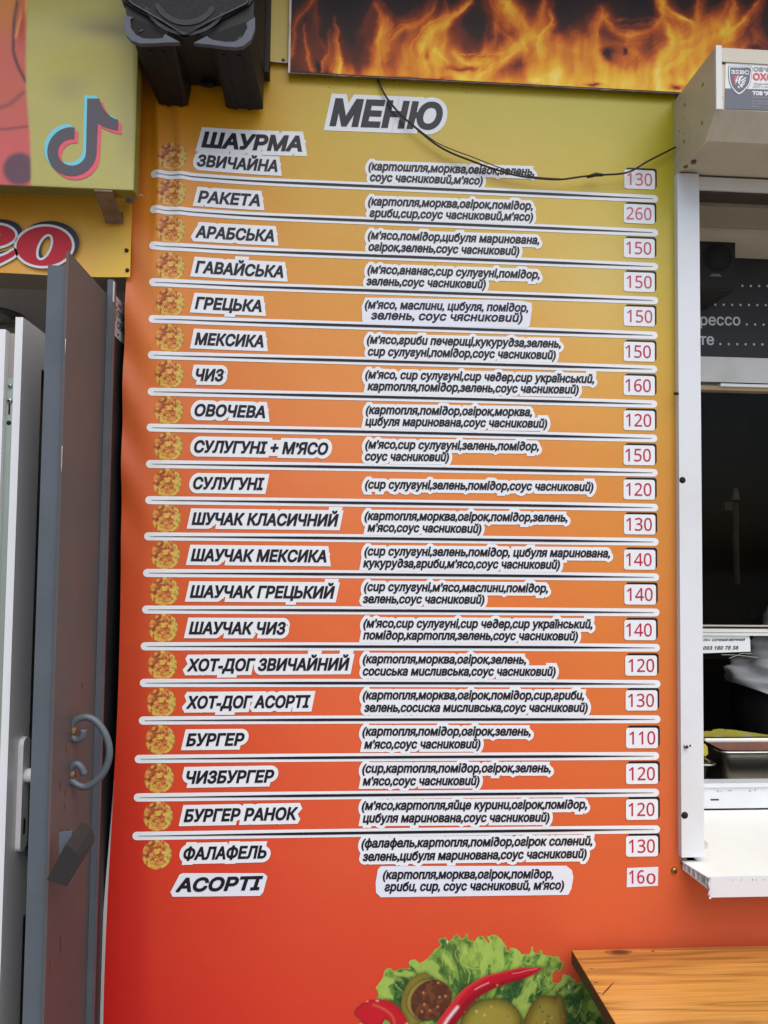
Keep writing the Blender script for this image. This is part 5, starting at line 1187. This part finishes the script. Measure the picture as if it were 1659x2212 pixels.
for k_, (bx_, dirs) in {'l': ('pl', -.03), 'r': ('pr', .02)}.items():
    b = J_[bx_]
    for i in range(4): J_['f%s%d' % (k_, i)] = (b[0]+.03, b[1]-.025+.017*i, b[2]-.004); J_['g%s%d' % (k_, i)] = (b[0]+.058+.006*(i in (1, 2)), b[1]-.026+.018*i, b[2]-.03)
    J_['t%s0' % k_] = (b[0]-.005, b[1]+dirs*1.4, b[2]-.01); J_['t%s1' % k_] = (b[0]+.03, b[1]+dirs*1.6, b[2]-.028)
ks = list(J_); E_ = [('pel', 'sp1'), ('sp1', 'sp2'), ('sp2', 'chest'), ('chest', 'neck'), ('neck', 'head'), ('head', 'crown'), ('head', 'nose'), ('pel', 'hl'), ('hl', 'kl'), ('kl', 'al'), ('al', 'tl'), ('pel', 'hr'), ('hr', 'kr'), ('kr', 'ar'), ('ar', 'tr'), ('chest', 'shl'), ('shl', 'el'), ('el', 'wl'), ('wl', 'pl'), ('chest', 'shr'), ('shr', 'er'), ('er', 'wr'), ('wr', 'pr')]
for k_ in 'lr':
    E_ += [('p'+k_, 'f%s%d' % (k_, i)) for i in range(4)]+[('f%s%d' % (k_, i), 'g%s%d' % (k_, i)) for i in range(4)]+[('p'+k_, 't%s0' % k_), ('t%s0' % k_, 't%s1' % k_)]
RAD = {'pel': .14, 'sp1': .125, 'sp2': .13, 'chest': .12, 'neck': .055, 'head': .088, 'crown': .07, 'nose': .012, 'hl': .09, 'kl': .055, 'al': .038, 'tl': .03, 'hr': .09, 'kr': .055, 'ar': .038, 'tr': .03, 'shl': .06, 'el': .042, 'wl': .028, 'shr': .06, 'er': .042, 'wr': .028, 'pl': .028, 'pr': .028}
sk.from_pydata([(ox+J_[k_][0], PYD+J_[k_][1], oz+J_[k_][2]) for k_ in ks], [(ks.index(a), ks.index(b)) for a, b in E_], [])
body = link('body', sk, mat('skin', (188, 140, 116), .5, .05, 30), pe)
md = body.modifiers.new('skin', 'SKIN'); md.use_smooth_shade = True
for v_, k_ in zip(sk.skin_vertices[0].data, ks):
    r_ = RAD.get(k_, .0085); v_.radius = (r_, r_); v_.use_root = (k_ == 'pel')
sb = body.modifiers.new('sub', 'SUBSURF'); sb.levels = 1; sb.render_levels = 2
def rings(name, L_, m_, nseg=40, fold=0., seed=0., drape=0.):
    V = []; Fc = []
    for j, (cx, cy, cz, rx, ry, tilt) in enumerate(L_):
        for i in range(nseg):
            a = 2*math.pi*i/nseg; f_ = 1+fold*(.6*math.sin(5*a+seed+j*.7)+.5*math.sin(9*a-j*1.1+seed))*(1-j/len(L_)*.6)
            f_ += drape*(math.sin(62*cz+3.2*a+1.1*math.sin(2*a)+seed)*.55+.45*math.sin(105*cz-4.5*a+math.sin(3*a)))*math.exp(-max(0, cz-1.0)*3)
            x_ = rx*math.cos(a)*f_; V.append((ox+cx+x_, PYD+cy+ry*math.sin(a)*f_, oz+cz+tilt*x_+fold*.35*math.sin(4*a+j*1.9+seed)*rx))
            if j: k0 = (j-1)*nseg; k1 = j*nseg; i2 = (i+1) % nseg; Fc.append((k0+i, k0+i2, k1+i2, k1+i))
    o_ = pyd(name, V, Fc, m_, pe, smooth=True); s_ = o_.modifiers.new('sub', 'SUBSURF'); s_.levels = 1; s_.render_levels = 2
    so_ = o_.modifiers.new('sol', 'SOLIDIFY'); so_.thickness = .004
    return o_
cotton = mat('white_cotton', (236, 238, 244), .85, .03, 20, .5, 160)
cx0 = .0
SHL = []
prof_ = np.array([(0, .93, .205, .19), (.04, .965, .215, .195), (.1, .99, .205, .19), (.16, 1.02, .19, .18), (.24, 1.06, .178, .172), (.34, 1.12, .166, .168), (.5, 1.21, .162, .172), (.68, 1.31, .165, .185), (.84, 1.39, .155, .2), (.95, 1.45, .11, .15), (1, 1.475, .075, .08)])
for t in np.concatenate([np.linspace(0, .4, 34), np.linspace(.42, 1, 18)]):
    z_, rx, ry = [np.interp(t, prof_[:, 0], prof_[:, k_]) for k_ in (1, 2, 3)]
    SHL.append((.015+.175*t**1.1, -.01-.11*t, z_, rx, ry, -.30*(1-t)))
rings('shirt', SHL, cotton, 72, .012, .6, drape=.10)
rings('sleeve', [(.17, .09, 1.40, .085, .085, .2), (.21, .11, 1.33, .08, .08, .3), (.25, .125, 1.25, .075, .075, .4)], cotton, 20, .04, 2.)
rings('sleeve', [(.16, -.28, 1.38, .085, .085, .2), (.20, -.31, 1.31, .08, .08, .3), (.24, -.335, 1.24, .075, .075, .4)], cotton, 20, .04, 3.)
trous = mat('dark_trousers', (26, 26, 30), .85, .15, 30, .3, 200)
rings('trousers', [(.0, 0, 1.0, .155, .165, 0), (.0, 0, .9, .165, .175, 0), (.0, 0, .82, .15, .17, 0)], trous, 32, .01)
for s_, k_, a_ in ((1, 'kl', 'al'), (-1, 'kr', 'ar')):
    rings('trouser_leg', [(.0, .085*s_, .86, .105, .1, 0), (.015, .095*s_, .68, .095, .09, 0), (J_[k_][0], J_[k_][1], .49, .078, .075, 0), (J_[a_][0], J_[a_][1], .12, .065, .062, 0), (J_[a_][0]+.01, J_[a_][1], .06, .066, .064, 0)], trous, 20, .015)
    cyl('shoe', (ox+J_[a_][0]-.03, PYD+J_[a_][1], oz+.04), (.2, -.02*s_ if s_ < 0 else 0, -.005), .045, trous, pe, n=12, r2=.03)
h_ = J_['head']
bm = bmesh.new(); bmesh.ops.create_uvsphere(bm, u_segments=20, v_segments=14, radius=.108)
for v_ in list(bm.verts):
    if v_.co.x > .045 and v_.co.z < .045: v_.co.x = .045
    v_.co = v_.co+Vector((ox+h_[0]-.008, PYD+h_[1]+.006, oz+h_[2]+.035))
bmo('hair', bm, mat('dark_hair', (34, 26, 22), .6, .2, 80), pe, smooth=True)
for s_ in (-1, 1):
    bm = bmesh.new(); bmesh.ops.create_uvsphere(bm, u_segments=10, v_segments=8, radius=.011)
    for v_ in bm.verts: v_.co = v_.co+Vector((ox+h_[0]+.068-.012*s_*0, PYD+h_[1]-.052+.032*s_+.0, oz+h_[2]+.02))
    bmo('eye', bm, mat('eye_white', (220, 216, 210), .3), pe, smooth=True)
    cyl('ear', (ox+h_[0]-.0, PYD+h_[1]+.09*s_, oz+h_[2]), (0, .006*s_, .0), .028, mat('skin', (188, 140, 116)), pe, n=12, r2=.02)
tube('mouth', [(ox+h_[0]+.072, PYD+h_[1]-.075, oz+h_[2]-.04), (ox+h_[0]+.082, PYD+h_[1]-.055, oz+h_[2]-.041), (ox+h_[0]+.083, PYD+h_[1]-.03, oz+h_[2]-.04)], .005, mat('lips', (160, 90, 84), .5), pe, n=6)

# grime that has gathered on the banner under the flame sign
bm = bmesh.new()
for k in range(46):
    q = (rng.choice([815, 870, 1000, 700]), 0); x_ = q[0]+rng.normal(0, 22); y_ = 161+(x_-625)*.0425+rng.exponential(9)+3
    p = UB(x_, y_); r_ = rng.uniform(.0005, .0014); yv = YB-float(swell(p[0], p[2]))-.0005
    vs_ = [bm.verts.new((p[0]+r_*rng.uniform(.5, 1)*math.cos(a), yv, p[2]+r_*rng.uniform(.6, 1.8)*math.sin(a))) for a in np.linspace(0, 2*math.pi, 6, endpoint=False)]
    bm.faces.new(vs_)
bmo('grime_specks', bm, mat('grime', (70, 60, 52)), banner, kind='stuff')
